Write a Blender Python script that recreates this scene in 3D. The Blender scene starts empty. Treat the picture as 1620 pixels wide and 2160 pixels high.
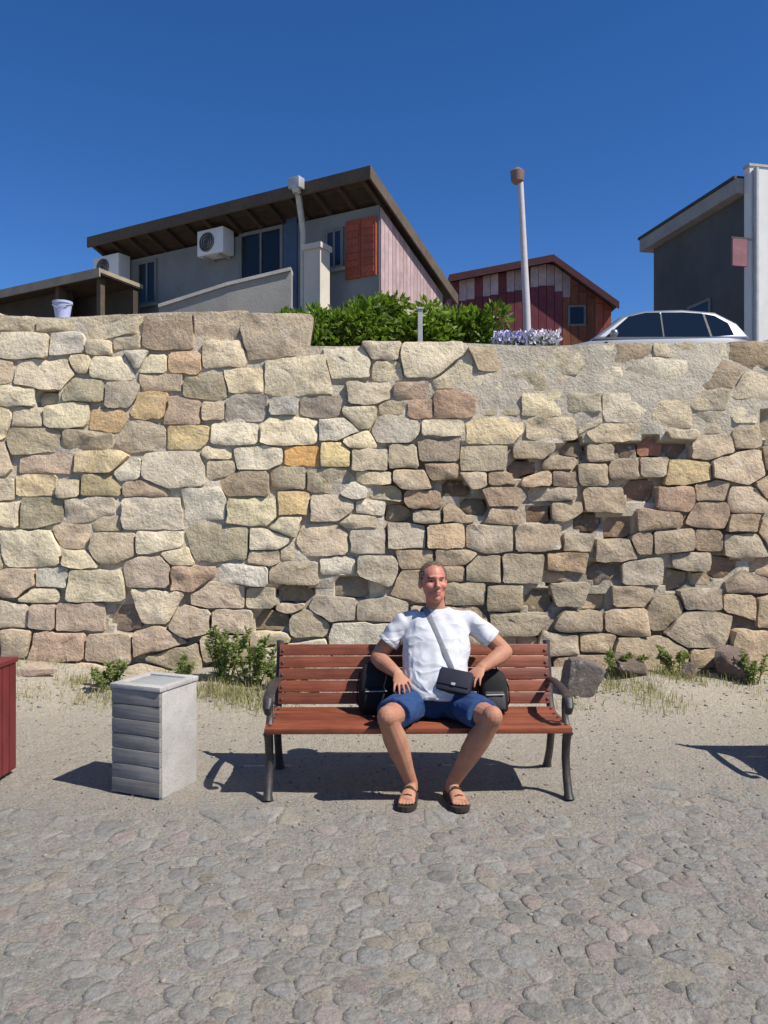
import bpy, bmesh, math, random
import numpy as np
from mathutils import Vector, Matrix, noise
from mathutils.bvhtree import BVHTree

random.seed(11)
RNG = np.random.default_rng(11)
scene = bpy.context.scene
C = scene.collection
R = math.radians

# ------------------------------------------------------------------ camera, sky, sun, exposure
EYE, FPX = 1.65, 1680.0
cam_d = bpy.data.cameras.new('camera')
cam = bpy.data.objects.new('camera', cam_d)
C.objects.link(cam)
cam.location = (0, 0, EYE)
cam.rotation_euler = (R(90), 0, 0)
cam_d.sensor_fit = 'VERTICAL'
cam_d.sensor_height = 36
cam_d.sensor_width = 27
cam_d.lens = 28
cam_d.clip_end = 3000
scene.camera = cam

SUN = Vector((0.64, -0.37, 0.93)).normalized()          # direction towards the sun
elev = math.asin(SUN.z)
world = bpy.data.worlds.new('World')
scene.world = world
world.use_nodes = True
wn, wl = world.node_tree.nodes, world.node_tree.links
sky = wn.new('ShaderNodeTexSky')
sky.sky_type = 'NISHITA'
sky.sun_disc = False
sky.sun_elevation = elev
sky.sun_rotation = math.atan2(SUN.x, SUN.y)
sky.altitude = 2500
sky.air_density = 1.0
sky.dust_density = 0.0
sky.ozone_density = 3.0
vivid = wn.new('ShaderNodeHueSaturation')                # the camera's vivid colour, the same over the whole sky
vivid.inputs['Saturation'].default_value = 1.28
vivid.inputs['Hue'].default_value = 0.509
wl.new(sky.outputs[0], vivid.inputs['Color'])
wl.new(vivid.outputs[0], wn['Background'].inputs[0])
wn['Background'].inputs[1].default_value = 0.094

sun_d = bpy.data.lights.new('sun', 'SUN')
sun_d.energy = 4.6
sun_d.angle = R(0.53)
sun_d.color = (1.0, 0.945, 0.85)
sun = bpy.data.objects.new('sun', sun_d)
C.objects.link(sun)
sun.location = (6, -5, 12)
sun.rotation_euler = (-SUN).to_track_quat('-Z', 'Y').to_euler()

scene.view_settings.view_transform = 'Standard'
scene.view_settings.look = 'None'
scene.view_settings.exposure = 0.55
scene.view_settings.gamma = 1
scene.render.engine = 'CYCLES'
scene.cycles.use_denoising = True
scene.cycles.max_bounces = 6

# ------------------------------------------------------------------ helpers
def at(px, py, D):
    """world point seen at photo pixel (1620 x 2160) at distance D in front of the camera"""
    return Vector(((px - 810) / FPX * D, D, EYE + (1080 - py) / FPX * D))

def lin(r, g, b):
    f = lambda c: (c / 255 / 12.92) if c <= 10.3 else ((c / 255 + 0.055) / 1.055) ** 2.4
    return (f(r), f(g), f(b))

class MB:
    def __init__(s):
        s.v, s.f = [], []
    def add(s, vs, fs):
        n = len(s.v)
        s.v += [tuple(v) for v in vs]
        s.f += [tuple(i + n for i in f) for f in fs]
        return s
    def box(s, lo, hi, bev=0.0):
        x0, y0, z0 = lo; x1, y1, z1 = hi
        if bev <= 0:
            vs = [(x, y, z) for z in (z0, z1) for y in (y0, y1) for x in (x0, x1)]
            fs = [(0, 2, 3, 1), (4, 5, 7, 6), (0, 1, 5, 4), (2, 6, 7, 3), (0, 4, 6, 2), (1, 3, 7, 5)]
            return s.add(vs, fs)
        bm = bmesh.new()
        bmesh.ops.create_cube(bm, size=1)
        for v in bm.verts:
            v.co = Vector(((x0 + x1) / 2 + v.co.x * (x1 - x0), (y0 + y1) / 2 + v.co.y * (y1 - y0), (z0 + z1) / 2 + v.co.z * (z1 - z0)))
        bmesh.ops.bevel(bm, geom=list(bm.edges), offset=bev, segments=2, profile=0.6, affect='EDGES')
        bm.verts.index_update()
        s.add([v.co for v in bm.verts], [[v.index for v in f.verts] for f in bm.faces])
        bm.free()
        return s
    def obox(s, c, ax, ay, az, hx, hy, hz, bev=0.0):
        t = MB().box((-hx, -hy, -hz), (hx, hy, hz), bev)
        c, ax, ay, az = Vector(c), Vector(ax), Vector(ay), Vector(az)
        return s.add([c + ax * v[0] + ay * v[1] + az * v[2] for v in t.v], t.f)
    def loft(s, pts, rad, side=(1, 0, 0), n=12, caps=True, power=2.0):
        """rings of ellipses (a along side, b across) around a polyline"""
        pts = [Vector(p) for p in pts]
        side = Vector(side)
        rings = []
        for i, p in enumerate(pts):
            t = (pts[min(i + 1, len(pts) - 1)] - pts[max(i - 1, 0)])
            t = t.normalized() if t.length > 1e-9 else Vector((0, 0, 1))
            a = side - t * side.dot(t)
            if a.length < 1e-4:
                a = t.orthogonal()
            a.normalize()
            b = t.cross(a)
            r = rad[i]
            ra, rb = r if isinstance(r, (tuple, list)) else (r, r)
            ring = []
            for k in range(n):
                an = 2 * math.pi * k / n
                cx, sy = math.cos(an), math.sin(an)
                if power != 2.0:
                    cx = math.copysign(abs(cx) ** (2 / power), cx)
                    sy = math.copysign(abs(sy) ** (2 / power), sy)
                ring.append(p + a * (cx * ra) + b * (sy * rb))
            rings.append(ring)
        vs = [v for r_ in rings for v in r_]
        fs = []
        for i in range(len(rings) - 1):
            for k in range(n):
                k2 = (k + 1) % n
                fs.append((i * n + k, i * n + k2, (i + 1) * n + k2, (i + 1) * n + k))
        if caps:
            fs.append(tuple(reversed(range(n))))
            fs.append(tuple(range((len(rings) - 1) * n, len(rings) * n)))
        return s.add(vs, fs)
    def ball(s, c, r, ax=None, seg=14, rings=9):
        c = Vector(c)
        rx, ry, rz = r if isinstance(r, (tuple, list)) else (r, r, r)
        M = ax or Matrix.Identity(3)
        vs = [c + M @ Vector((0, 0, -rz))]
        for i in range(1, rings):
            th = math.pi * i / rings
            for k in range(seg):
                ph = 2 * math.pi * k / seg
                vs.append(c + M @ Vector((rx * math.sin(th) * math.cos(ph), ry * math.sin(th) * math.sin(ph), -rz * math.cos(th))))
        vs.append(c + M @ Vector((0, 0, rz)))
        fs = []
        for k in range(seg):
            fs.append((0, 1 + (k + 1) % seg, 1 + k))
            fs.append((len(vs) - 1, 1 + (rings - 2) * seg + k, 1 + (rings - 2) * seg + (k + 1) % seg))
        for i in range(rings - 2):
            for k in range(seg):
                a = 1 + i * seg + k; b = 1 + i * seg + (k + 1) % seg
                fs.append((a, b, b + seg, a + seg))
        return s.add(vs, fs)
    def prism(s, poly, h0, h1, axis='y'):
        """polygon in the plane across axis, pushed from h0 to h1"""
        n = len(poly)
        put = {'y': lambda p, h: (p[0], h, p[1]), 'z': lambda p, h: (p[0], p[1], h), 'x': lambda p, h: (h, p[0], p[1])}[axis]
        vs = [put(p, h0) for p in poly] + [put(p, h1) for p in poly]
        fs = [tuple(range(n)), tuple(range(2 * n - 1, n - 1, -1))] + [(i, n + i, n + (i + 1) % n, (i + 1) % n) for i in range(n)]
        return s.add(vs, fs)
    def mesh(s, name, mat, smooth=False, origin=(0, 0, 0)):
        o = Vector(origin)
        m = bpy.data.meshes.new(name)
        m.from_pydata([tuple(Vector(v) - o) for v in s.v], [], s.f)
        bm = bmesh.new(); bm.from_mesh(m)
        bmesh.ops.recalc_face_normals(bm, faces=bm.faces)
        bm.to_mesh(m); bm.free()
        if smooth:
            m.polygons.foreach_set('use_smooth', [True] * len(m.polygons))
            if smooth != 'all':
                m.set_sharp_from_angle(angle=R(38))
        if mat:
            m.materials.append(mat)
        return m
    def build(s, name, mat, parent=None, smooth=False, origin=None):
        """links the shapes as ONE mesh object; world coordinates when the parent is not rotated"""
        if origin is None:
            origin = parent['_o'] if parent is not None and '_o' in parent else (0, 0, 0)
        return link(name, s.mesh(name, mat, smooth, origin), parent)

def link(name, mesh, parent=None):
    o = bpy.data.objects.new(name, mesh)
    C.objects.link(o)
    if parent is not None:
        o.parent = parent
    return o

def tag(o, label=None, cat=None, group=None, kind=None):
    for k, v in (('label', label), ('category', cat), ('group', group), ('kind', kind)):
        if v:
            o[k] = v
    return o

def thing(name, label, cat, loc=(0, 0, 0), rz=0.0, group=None, local=False):
    """an Empty at the thing's base; children built in world coordinates unless local"""
    o = bpy.data.objects.new(name, None)
    C.objects.link(o)
    o.empty_display_size = 0.1
    o.location = loc
    o.rotation_euler = (0, 0, rz)
    if not local:
        o['_o'] = tuple(loc)
    return tag(o, label, cat, group)

# ------------------------------------------------------------------ materials
def nodes_of(name):
    m = bpy.data.materials.new(name)
    m.use_nodes = True
    n, l = m.node_tree.nodes, m.node_tree.links
    return m, n, l, n['Principled BSDF']

def tex_noise(n, l, vec, scale, detail=5, rough=0.55, dist=0.0):
    t = n.new('ShaderNodeTexNoise')
    t.inputs['Scale'].default_value = scale
    t.inputs['Detail'].default_value = detail
    t.inputs['Roughness'].default_value = rough
    t.inputs['Distortion'].default_value = dist
    if vec is not None:
        l.new(vec, t.inputs['Vector'])
    return t.outputs['Fac']

def ramp(n, l, fac, stops):
    r = n.new('ShaderNodeValToRGB')
    e = r.color_ramp.elements
    while len(e) < len(stops):
        e.new(0.5)
    for el, (p, c) in zip(e, stops):
        el.position = p
        el.color = (c, c, c, 1) if isinstance(c, (int, float)) else (*c, 1)
    l.new(fac, r.inputs[0])
    return r.outputs[0]

def mix(n, l, fac, a, b, mode='MIX'):
    x = n.new('ShaderNodeMix')
    x.data_type = 'RGBA'
    x.blend_type = mode
    for sock, val in ((x.inputs[0], fac), (x.inputs[6], a), (x.inputs[7], b)):
        if isinstance(val, (int, float)):
            sock.default_value = val
        elif isinstance(val, tuple):
            sock.default_value = (*val, 1)
        else:
            l.new(val, sock)
    return x.outputs[2]

def bump(n, l, p, h, dist, strength=1.0, prev=None):
    b = n.new('ShaderNodeBump')
    b.inputs['Distance'].default_value = dist
    b.inputs['Strength'].default_value = strength
    l.new(h, b.inputs['Height'])
    if prev is not None:
        l.new(prev, b.inputs['Normal'])
    if p is not None:
        l.new(b.outputs[0], p.inputs['Normal'])
    return b.outputs[0]

def coords(n, l, kind='world', stretch=None, jitter=False):
    if kind == 'world':
        v = n.new('ShaderNodeNewGeometry').outputs['Position']
    else:
        v = n.new('ShaderNodeTexCoord').outputs['Object']
    if jitter:
        oi = n.new('ShaderNodeObjectInfo')
        mu = n.new('ShaderNodeVectorMath'); mu.operation = 'MULTIPLY_ADD'
        cmb = n.new('ShaderNodeCombineXYZ')
        for i in range(3):
            l.new(oi.outputs['Random'], cmb.inputs[i])
        l.new(cmb.outputs[0], mu.inputs[0])
        mu.inputs[1].default_value = (37, 53, 71)
        l.new(v, mu.inputs[2])
        v = mu.outputs[0]
    if stretch:
        mp = n.new('ShaderNodeMapping')
        mp.inputs['Scale'].default_value = stretch
        l.new(v, mp.inputs['Vector'])
        v = mp.outputs[0]
    return v

def plain(name, col, rough=0.6, var=0.25, scale=6, bscale=40, bdist=0.002, metal=0.0, stretch=None, dirt=None, spec=0.4, kind='object'):
    """a base colour broken by noise, with fine relief"""
    m, n, l, p = nodes_of(name)
    v = coords(n, l, kind, stretch)
    a = tex_noise(n, l, v, scale, 6, 0.6)
    b = tex_noise(n, l, v, scale * 7, 4, 0.6)
    lo = tuple(c * (1 - var) for c in col); hi = tuple(min(1, c * (1 + var)) for c in col)
    c1 = ramp(n, l, a, [(0.3, lo), (0.7, hi)])
    c2 = ramp(n, l, b, [(0.25, 1 - var * 0.7), (0.75, 1.0)])
    c = mix(n, l, 1.0, c1, c2, 'MULTIPLY')
    if dirt:
        d = ramp(n, l, tex_noise(n, l, v, scale * 0.6, 6, 0.7, 0.6), [(0.52, 0.0), (0.72, 0.8)])
        c = mix(n, l, d, c, dirt)
    l.new(c, p.inputs['Base Color'])
    rr = ramp(n, l, b, [(0.2, max(0, rough - 0.1)), (0.8, min(1, rough + 0.1))])
    l.new(rr, p.inputs['Roughness'])
    p.inputs['Metallic'].default_value = metal
    p.inputs['Specular IOR Level'].default_value = spec
    if bdist > 0:
        bump(n, l, p, tex_noise(n, l, v, bscale, 6, 0.6), bdist)
    return m

def stone_mat(name, amount=1.0, fine=0.35, attr=None):
    """object colour x mineral mottling, lichen and pits"""
    m, n, l, p = nodes_of(name)
    oi = n.new('ShaderNodeObjectInfo')
    src = oi.outputs['Color']
    if attr:
        an_ = n.new('ShaderNodeAttribute'); an_.attribute_name = attr; src = an_.outputs['Color']
    v = coords(n, l, 'world', None, True)
    a = tex_noise(n, l, v, 4.5, 7, 0.62, 0.4)
    b = tex_noise(n, l, v, 26, 7, 0.68)
    c = tex_noise(n, l, v, 110, 4, 0.6)
    c1 = mix(n, l, 1.0, src, ramp(n, l, a, [(0.28, (0.70, 0.68, 0.66)), (0.5, (1, 1, 1)), (0.72, (1.0, 0.99, 0.96))]), 'MULTIPLY')
    c1 = mix(n, l, 1.0, c1, ramp(n, l, b, [(0.30, 0.74), (0.5, 1.0), (0.75, 1.0)]), 'MULTIPLY')
    c1 = mix(n, l, 1.0, c1, ramp(n, l, c, [(0.30, 0.80), (0.55, 1.0)]), 'MULTIPLY')
    och = ramp(n, l, tex_noise(n, l, v, 7.5, 5, 0.7, 0.8), [(0.57, 0.0), (0.68, 0.45 * amount)])
    c1 = mix(n, l, och, c1, (0.36, 0.26, 0.13))
    pale = ramp(n, l, tex_noise(n, l, v, 11, 6, 0.72, 0.3), [(0.58, 0.0), (0.66, 0.5 * amount)])
    c1 = mix(n, l, pale, c1, (0.55, 0.53, 0.48))
    grey = ramp(n, l, tex_noise(n, l, v, 15, 6, 0.75), [(0.60, 0.0), (0.70, 0.55 * amount)])
    c1 = mix(n, l, grey, c1, (0.17, 0.16, 0.14))
    l.new(c1, p.inputs['Base Color'])
    p.inputs['Roughness'].default_value = 0.92
    p.inputs['Specular IOR Level'].default_value = 0.2
    h1 = bump(n, l, None, a, 0.03 * amount, 1.0)
    h2 = bump(n, l, None, b, 0.022, 1.0, h1)
    bump(n, l, p, c, 0.004, fine * 2, h2)
    return m

M_stone = stone_mat('wall_stone')
M_cobble = stone_mat('paving_stone', 0.3, 0.25, 'tone')

def earth_mat(name, c1, c2, c3, gs=55, grit=1.0, sand=None, bare=None):
    m, n, l, p = nodes_of(name)
    v = coords(n, l, 'world')
    a = tex_noise(n, l, v, 0.9, 7, 0.62, 0.3)
    b = tex_noise(n, l, v, 7, 7, 0.7)
    g = tex_noise(n, l, v, gs, 6, 0.75)
    vo = n.new('ShaderNodeTexVoronoi'); vo.inputs['Scale'].default_value = gs * 1.3
    l.new(v, vo.inputs['Vector'])
    base = mix(n, l, ramp(n, l, a, [(0.38, 0.0), (0.62, 1.0)]), c1, c2)
    base = mix(n, l, ramp(n, l, b, [(0.45, 0.0), (0.7, 0.7)]), base, c3)
    if sand:                       # sand washed down from the bank lies towards the wall
        sx_ = n.new('ShaderNodeSeparateXYZ'); l.new(v, sx_.inputs[0])
        ad = n.new('ShaderNodeMath'); ad.operation = 'MULTIPLY_ADD'
        l.new(a, ad.inputs[0]); ad.inputs[1].default_value = 1.6; l.new(sx_.outputs['Y'], ad.inputs[2])
        mr = n.new('ShaderNodeMapRange'); mr.inputs['From Min'].default_value = 5.3; mr.inputs['From Max'].default_value = 7.9
        l.new(ad.outputs[0], mr.inputs['Value'])
        base = mix(n, l, mr.outputs[0], base, sand)
    if bare:                       # bare earth where the joint is empty, darkened for the hollow's shade
        ab = n.new('ShaderNodeAttribute'); ab.attribute_name = 'empty_joint'
        base = mix(n, l, ab.outputs['Fac'], base, bare)
    base = mix(n, l, 1.0, base, ramp(n, l, g, [(0.28, 1 - 0.45 * grit), (0.5, 1.0), (0.72, 1 + 0.25 * grit)]), 'MULTIPLY')
    sp = mix(n, l, 0.10 * grit * grit, base, vo.outputs['Color'], 'OVERLAY')
    hs = n.new('ShaderNodeHueSaturation'); hs.inputs['Saturation'].default_value = 0.75
    l.new(sp, hs.inputs['Color'])
    l.new(hs.outputs[0], p.inputs['Base Color'])
    p.inputs['Roughness'].default_value = 0.95
    p.inputs['Specular IOR Level'].default_value = 0.15
    h1 = bump(n, l, None, b, 0.05)
    h2 = bump(n, l, None, g, 0.012, 1.0, h1)
    bump(n, l, p, vo.outputs['Distance'], 0.006, 0.6, h2)
    return m

M_ground = earth_mat('packed_earth', (0.30, 0.26, 0.208), (0.27, 0.245, 0.208), (0.36, 0.315, 0.25), sand=(0.41, 0.35, 0.255))
M_terrace = earth_mat('terrace_earth', (0.25, 0.22, 0.18), (0.3, 0.27, 0.22), (0.2, 0.18, 0.15), 20)
M_mortar = earth_mat('old_mortar', (0.54, 0.455, 0.325), (0.43, 0.36, 0.255), (0.60, 0.52, 0.385), 30, 0.38, bare=(0.075, 0.055, 0.038))

def wood_mat(name, c, var=0.3, rough=0.5, along='x', gloss=0.3):
    m, n, l, p = nodes_of(name)
    st = {'x': (1.2, 22, 22), 'z': (22, 22, 1.2), 'y': (22, 1.2, 22)}[along]
    v = coords(n, l, 'object', st, True)
    a = tex_noise(n, l, v, 2.2, 6, 0.65, 0.6)
    v2 = coords(n, l, 'object', None, True)
    b = tex_noise(n, l, v2, 5, 5, 0.6)
    oi = n.new('ShaderNodeObjectInfo')
    c1 = ramp(n, l, a, [(0.25, tuple(x * (1 - var) for x in c)), (0.7, tuple(min(1, x * (1 + var)) for x in c))])
    c2 = mix(n, l, 1.0, c1, ramp(n, l, b, [(0.3, 0.72), (0.6, 1.0)]), 'MULTIPLY')
    c3 = mix(n, l, 1.0, c2, ramp(n, l, oi.outputs['Random'], [(0.0, 0.8), (1.0, 1.15)]), 'MULTIPLY')
    l.new(c3, p.inputs['Base Color'])
    l.new(ramp(n, l, b, [(0.3, rough - 0.08), (0.7, rough + 0.15)]), p.inputs['Roughness'])
    p.inputs['Specular IOR Level'].default_value = gloss
    bump(n, l, p, a, 0.0025, 0.8)
    return m

def leaf_mat(name, dark, light, trans=0.25, rough=0.45):
    m, n, l, p = nodes_of(name)
    at_ = n.new('ShaderNodeAttribute'); at_.attribute_name = 'tint'
    c = ramp(n, l, at_.outputs['Fac'], [(0.0, dark), (1.0, light)])
    l.new(c, p.inputs['Base Color'])
    p.inputs['Roughness'].default_value = rough
    p.inputs['Specular IOR Level'].default_value = 0.35
    t = n.new('ShaderNodeBsdfTranslucent')
    l.new(mix(n, l, 1.0, c, (1.0, 1.25, 0.55), 'MULTIPLY'), t.inputs['Color'])
    ms = n.new('ShaderNodeMixShader'); ms.inputs[0].default_value = trans
    l.new(p.outputs[0], ms.inputs[1]); l.new(t.outputs[0], ms.inputs[2])
    l.new(ms.outputs[0], n['Material Output'].inputs['Surface'])
    return m

def glass_mat(name, c=(0.012, 0.016, 0.02), rough=0.06):
    m, n, l, p = nodes_of(name)
    p.inputs['Base Color'].default_value = (*c, 1)
    p.inputs['Roughness'].default_value = rough
    p.inputs['Specular IOR Level'].default_value = 0.3
    v = coords(n, l, 'world')
    bump(n, l, p, tex_noise(n, l, v, 1.5, 2), 0.004)
    return m

M_iron = plain('cast_iron', (0.035, 0.03, 0.03), 0.5, 0.35, 12, 90, 0.0015, dirt=(0.11, 0.07, 0.045), spec=0.5)
M_bench = wood_mat('red_brown_stain', (0.20, 0.055, 0.026), 0.42, 0.5, 'x', 0.4)
M_concrete = plain('pale_concrete', (0.40, 0.38, 0.355), 0.9, 0.16, 5, 60, 0.004, dirt=(0.30, 0.275, 0.25), spec=0.2)
M_maroon = wood_mat('maroon_paint', (0.13, 0.018, 0.018), 0.2, 0.45, 'z', 0.4)
M_black = plain('black_fabric', (0.012, 0.012, 0.013), 0.8, 0.3, 8, 300, 0.0012, spec=0.3)
M_greyfab = plain('grey_fabric', (0.06, 0.062, 0.066), 0.8, 0.3, 8, 300, 0.0012, spec=0.3)
M_grass = leaf_mat('dry_grass', (0.36, 0.30, 0.16), (0.25, 0.26, 0.10), 0.3, 0.6)
M_weed = leaf_mat('weed_leaf', (0.13, 0.165, 0.055), (0.29, 0.31, 0.12), 0.4, 0.6)
M_leaf = leaf_mat('shrub_leaf', (0.05, 0.095, 0.012), (0.22, 0.30, 0.04), 0.4)
M_stem = plain('stem_bark', (0.09, 0.06, 0.035), 0.9, 0.3, 20, 80, 0.003)

# ------------------------------------------------------------------ the ground
def bank(x):                      # the earth banked against the wall's foot
    return 0.15 + 0.05 * math.sin(x * 1.3 + 0.6) + 0.03 * math.sin(x * 3.1)
def gz(x, y):
    t = max(0.0, min(1.0, (y - 6.15) / 1.6)); t = t * t * (3 - 2 * t)
    z = t * bank(x)
    z += 0.016 * noise.noise(Vector((x * 0.9, y * 0.9, 3.1))) + 0.008 * noise.noise(Vector((x * 3.3, y * 3.3, 1.7)))
    if y > 5.8:
        z += t * 0.05 * noise.noise(Vector((x * 2.2, y * 2.2, 9.0)))
    return z

def axis(vals):
    out = []
    for a, b, st in vals:
        out += list(np.arange(a, b, st))
    return out + [vals[-1][1]]
gx = axis([(-400, -40, 60), (-40, -8, 4), (-8, -4.5, 0.5), (-4.5, 4.5, 0.075), (4.5, 8, 0.5), (8, 40, 4), (40, 400, 60)])
gy = axis([(-400, -40, 60), (-40, -4, 4), (-4, 1.6, 0.35), (1.6, 8.1, 0.075)])
gv = [(x, y, gz(x, y) if abs(x) < 9 and y > -5 else 0.0) for y in gy for x in gx]
nx = len(gx)
gf = [(j * nx + i, j * nx + i + 1, (j + 1) * nx + i + 1, (j + 1) * nx + i) for j in range(len(gy) - 1) for i in range(nx - 1)]
gm = MB(); gm.v = gv; gm.f = gf
ground = tag(gm.build('ground', M_ground, smooth='all'), kind='structure')

# ---- irregular stone paving let into the ground: Laguerre cells
def clip_cells(seeds, radii, bounds, k=26, block=0.0):
    """power diagram of 2-D seeds, its edges squared up by block; returns one convex polygon per seed"""
    P = np.array(seeds); W = np.array(radii) ** 2
    cells = []
    for i in range(len(P)):
        poly = [np.array(p, float) for p in bounds(P[i])]
        d2 = ((P - P[i]) ** 2).sum(1)
        for j in np.argsort(d2)[1:k + 1]:
            nrm = P[j] - P[i]
            L2 = nrm @ nrm
            t = min(0.85, max(0.15, 0.5 + (W[i] - W[j]) / (2 * L2)))
            mid = P[i] + nrm * t
            if block:
                a = np.abs(nrm) / math.sqrt(L2)
                nrm = np.sign(nrm) * np.array([a[0] ** (1 + block), a[1] ** (1 + block)])
            c = nrm @ mid
            out = []
            m = len(poly)
            for a in range(m):
                p, q = poly[a], poly[(a + 1) % m]
                sp, sq = p @ nrm - c, q @ nrm - c
                if sp <= 0:
                    out.append(p)
                if sp * sq < 0:
                    out.append(p + (q - p) * (sp / (sp - sq)))
            poly = out
            if len(poly) < 3:
                break
        cells.append(poly if len(poly) >= 3 else None)
    return cells

def poly_area(p):
    return 0.5 * sum(p[i][0] * p[(i + 1) % len(p)][1] - p[(i + 1) % len(p)][0] * p[i][1] for i in range(len(p)))

def rounded(poly, inset, n, rnd=0.5, wob=0.0):
    """inset a convex polygon and resample it to n points with rounded corners and an uneven edge"""
    c = np.mean(poly, axis=0)
    m = len(poly)
    lines = []
    for i in range(m):
        a, b = poly[i], poly[(i + 1) % m]
        e = b - a
        L = np.linalg.norm(e)
        if L < 1e-6:
            continue
        nn = np.array([-e[1], e[0]]) / L
        if nn @ (c - a) < 0:
            nn = -nn
        lines.append((nn, nn @ a + inset))
    q = [np.array(p, float) for p in poly]
    for nn, d in lines:
        out = []
        for a in range(len(q)):
            p, r = q[a], q[(a + 1) % len(q)]
            sp, sr = p @ nn - d, r @ nn - d
            if sp >= 0:
                out.append(p)
            if sp * sr < 0:
                out.append(p + (r - p) * (sp / (sp - sr)))
        q = out
        if len(q) < 3:
            return None
    if abs(poly_area(q)) < 1e-4:
        return None
    out = []
    for a in range(len(q)):        # chamfer each corner by a length, not by a share of the edge
        p, r = q[a], q[(a + 1) % len(q)]
        L = np.linalg.norm(r - p)
        if L < 1e-5:
            continue
        f = min(0.38, rnd / L)
        out += [p + (r - p) * f * random.uniform(0.6, 1.3), r + (p - r) * f * random.uniform(0.6, 1.3)]
    q = out
    res = []
    for a in range(len(q)):        # uneven points along the long edges
        p, r = q[a], q[(a + 1) % len(q)]
        L = np.linalg.norm(r - p)
        res.append(p)
        k = int(L / n)
        for j in range(k):
            t = (j + 1) / (k + 1)
            e = (r - p) / L
            res.append(p + (r - p) * t + np.array([-e[1], e[0]]) * random.gauss(0, wob))
    if poly_area(res) < 0:
        res.reverse()
    return res

seeds, rads = [], []
bucket = {}
tries = 0
while tries < 30000:
    tries += 1
    x, y = random.uniform(-2.7, 2.7), random.uniform(2.0, 5.2)
    lim = 4.22 + 0.30 * noise.noise(Vector((x * 1.1, 0, 5))) + 0.10 * noise.noise(Vector((x * 5, 0, 2))) + (0.65 if x > 1.35 else 0) * min(1, (x - 1.35) / 0.5 if x > 1.35 else 0)
    if y > lim:
        continue
    r = random.choice([0.034, 0.038, 0.042, 0.047, 0.052, 0.06])
    gi, gj = int(x * 8 + 100), int(y * 8 + 100)
    if all((x - q[0]) ** 2 + (y - q[1]) ** 2 > (0.95 * (r + q[2])) ** 2 for di in (-1, 0, 1) for dj in (-1, 0, 1) for q in bucket.get((gi + di, gj + dj), ())):
        seeds.append((x, y)); rads.append(r); bucket.setdefault((gi, gj), []).append((x, y, r))
cells = clip_cells(seeds, rads, lambda p: [(p[0] - .17, p[1] - .17), (p[0] + .17, p[1] - .17), (p[0] + .17, p[1] + .17), (p[0] - .17, p[1] + .17)], 18, 0.7)
PAL_C = [(150, 148, 142), (155, 152, 146), (145, 143, 138), (158, 154, 147), (149, 147, 142), (153, 150, 145), (163, 150, 143), (158, 150, 136), (141, 139, 134), (162, 157, 150), (148, 147, 143), (156, 152, 145)]
KC = 1.66
paving = tag(bpy.data.objects.new('pavement', None), kind='structure'); C.objects.link(paving)
cob = []
for cell, (sx, sy), r in zip(cells, seeds, rads):
    if cell is None:
        continue
    ol = rounded(cell, random.uniform(0.001, 0.004), 0.05, random.uniform(0.014, 0.026), 0.0015)
    if ol is None:
        continue
    c = np.mean(ol, axis=0)
    g0 = gz(c[0], c[1])
    far = max(0.0, (c[1] - 3.6) / 1.2)
    h = random.uniform(-0.001, 0.0055) - 0.004 * min(1, far)
    tx, ty = random.gauss(0, 0.02), random.gauss(0, 0.02)
    mb = MB()
    vs = []
    for sc, dz in ((1.02, -0.03), (1.0, -0.35 * 0.012), (0.93, 0.75), (0.6, 0.97)):
        for p in ol:
            q = c + (p - c) * sc
            z = dz if dz < 0 else h - 0.004 * (1 - dz)
            z += (tx * (q[0] - c[0]) + ty * (q[1] - c[1])) * (1 if dz > 0 else 0) + random.gauss(0, 0.0012)
            vs.append((q[0] - c[0], q[1] - c[1], z))
    vs.append((0, 0, h))
    n = len(ol); fs = []
    for rg in range(3):
        for k in range(n):
            k2 = (k + 1) % n
            fs.append((rg * n + k, rg * n + k2, (rg + 1) * n + k2, (rg + 1) * n + k))
    for k in range(n):
        fs.append((3 * n + k, 3 * n + (k + 1) % n, 4 * n))
    infr = abs(c[0] / c[1]) < 0.49 and c[1] > 2.5
    share = abs(poly_area(ol)) / c[1] ** 3 if infr else 0
    cob.append((share, vs, fs, (c[0], c[1], g0), random.choice(PAL_C)))
cob.sort(key=lambda t: -t[0])
rest = MB(); rest_col = []
def tone(mesh, cols):
    a = mesh.attributes.new('tone', 'FLOAT_COLOR', 'POINT')
    a.data.foreach_set('color', [c for col in cols for c in (*col, 1.0)])
for i, (sh, vs, fs, loc, col) in enumerate(cob):
    kf = KC * random.uniform(0.86, 1.10)
    col = tuple((x * 0.8 + y * 0.2) * kf for x, y in zip(lin(*col), lin(152, 149, 142)))
    if i < 300 and sh > 0:
        m = bpy.data.meshes.new('paving_stone')
        m.from_pydata(vs, [], fs)
        m.polygons.foreach_set('use_smooth', [True] * len(fs))
        m.materials.append(M_cobble)
        o = link('paving_stone', m, paving)
        o.location = loc
        tone(m, [[x * 0.5 for x in col]] * len(vs))
    else:
        rest_col += [[x * 0.5 for x in col]] * len(vs)
        rest.add([(v[0] + loc[0], v[1] + loc[1], v[2] + loc[2]) for v in vs], fs)
if rest.v:
    ro = rest.build('paving_stones', M_cobble, paving, smooth='all')
    tone(ro.data, rest_col)
    ro['kind'] = 'stuff'

# ------------------------------------------------------------------ the retaining wall
WALL_Y, BATTER = 7.75, 0.14
def wall_y(v):
    return WALL_Y + BATTER * v
def top_z(u):
    if u < -1.02: return 3.70 + 0.03 * math.sin(u * 2.3)
    if u < -0.80: return 3.70 - (u + 1.02) / 0.22 * 0.32
    return 3.38 + 0.02 * math.sin(u * 2.9) + (0.08 * max(0, u - 3.3))
def px_uv(px, py):
    D = 8.0
    for _ in range(4):
        v = EYE + (1080 - py) / FPX * D
        D = wall_y(v)
    return (px - 810) / FPX * D, v

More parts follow.
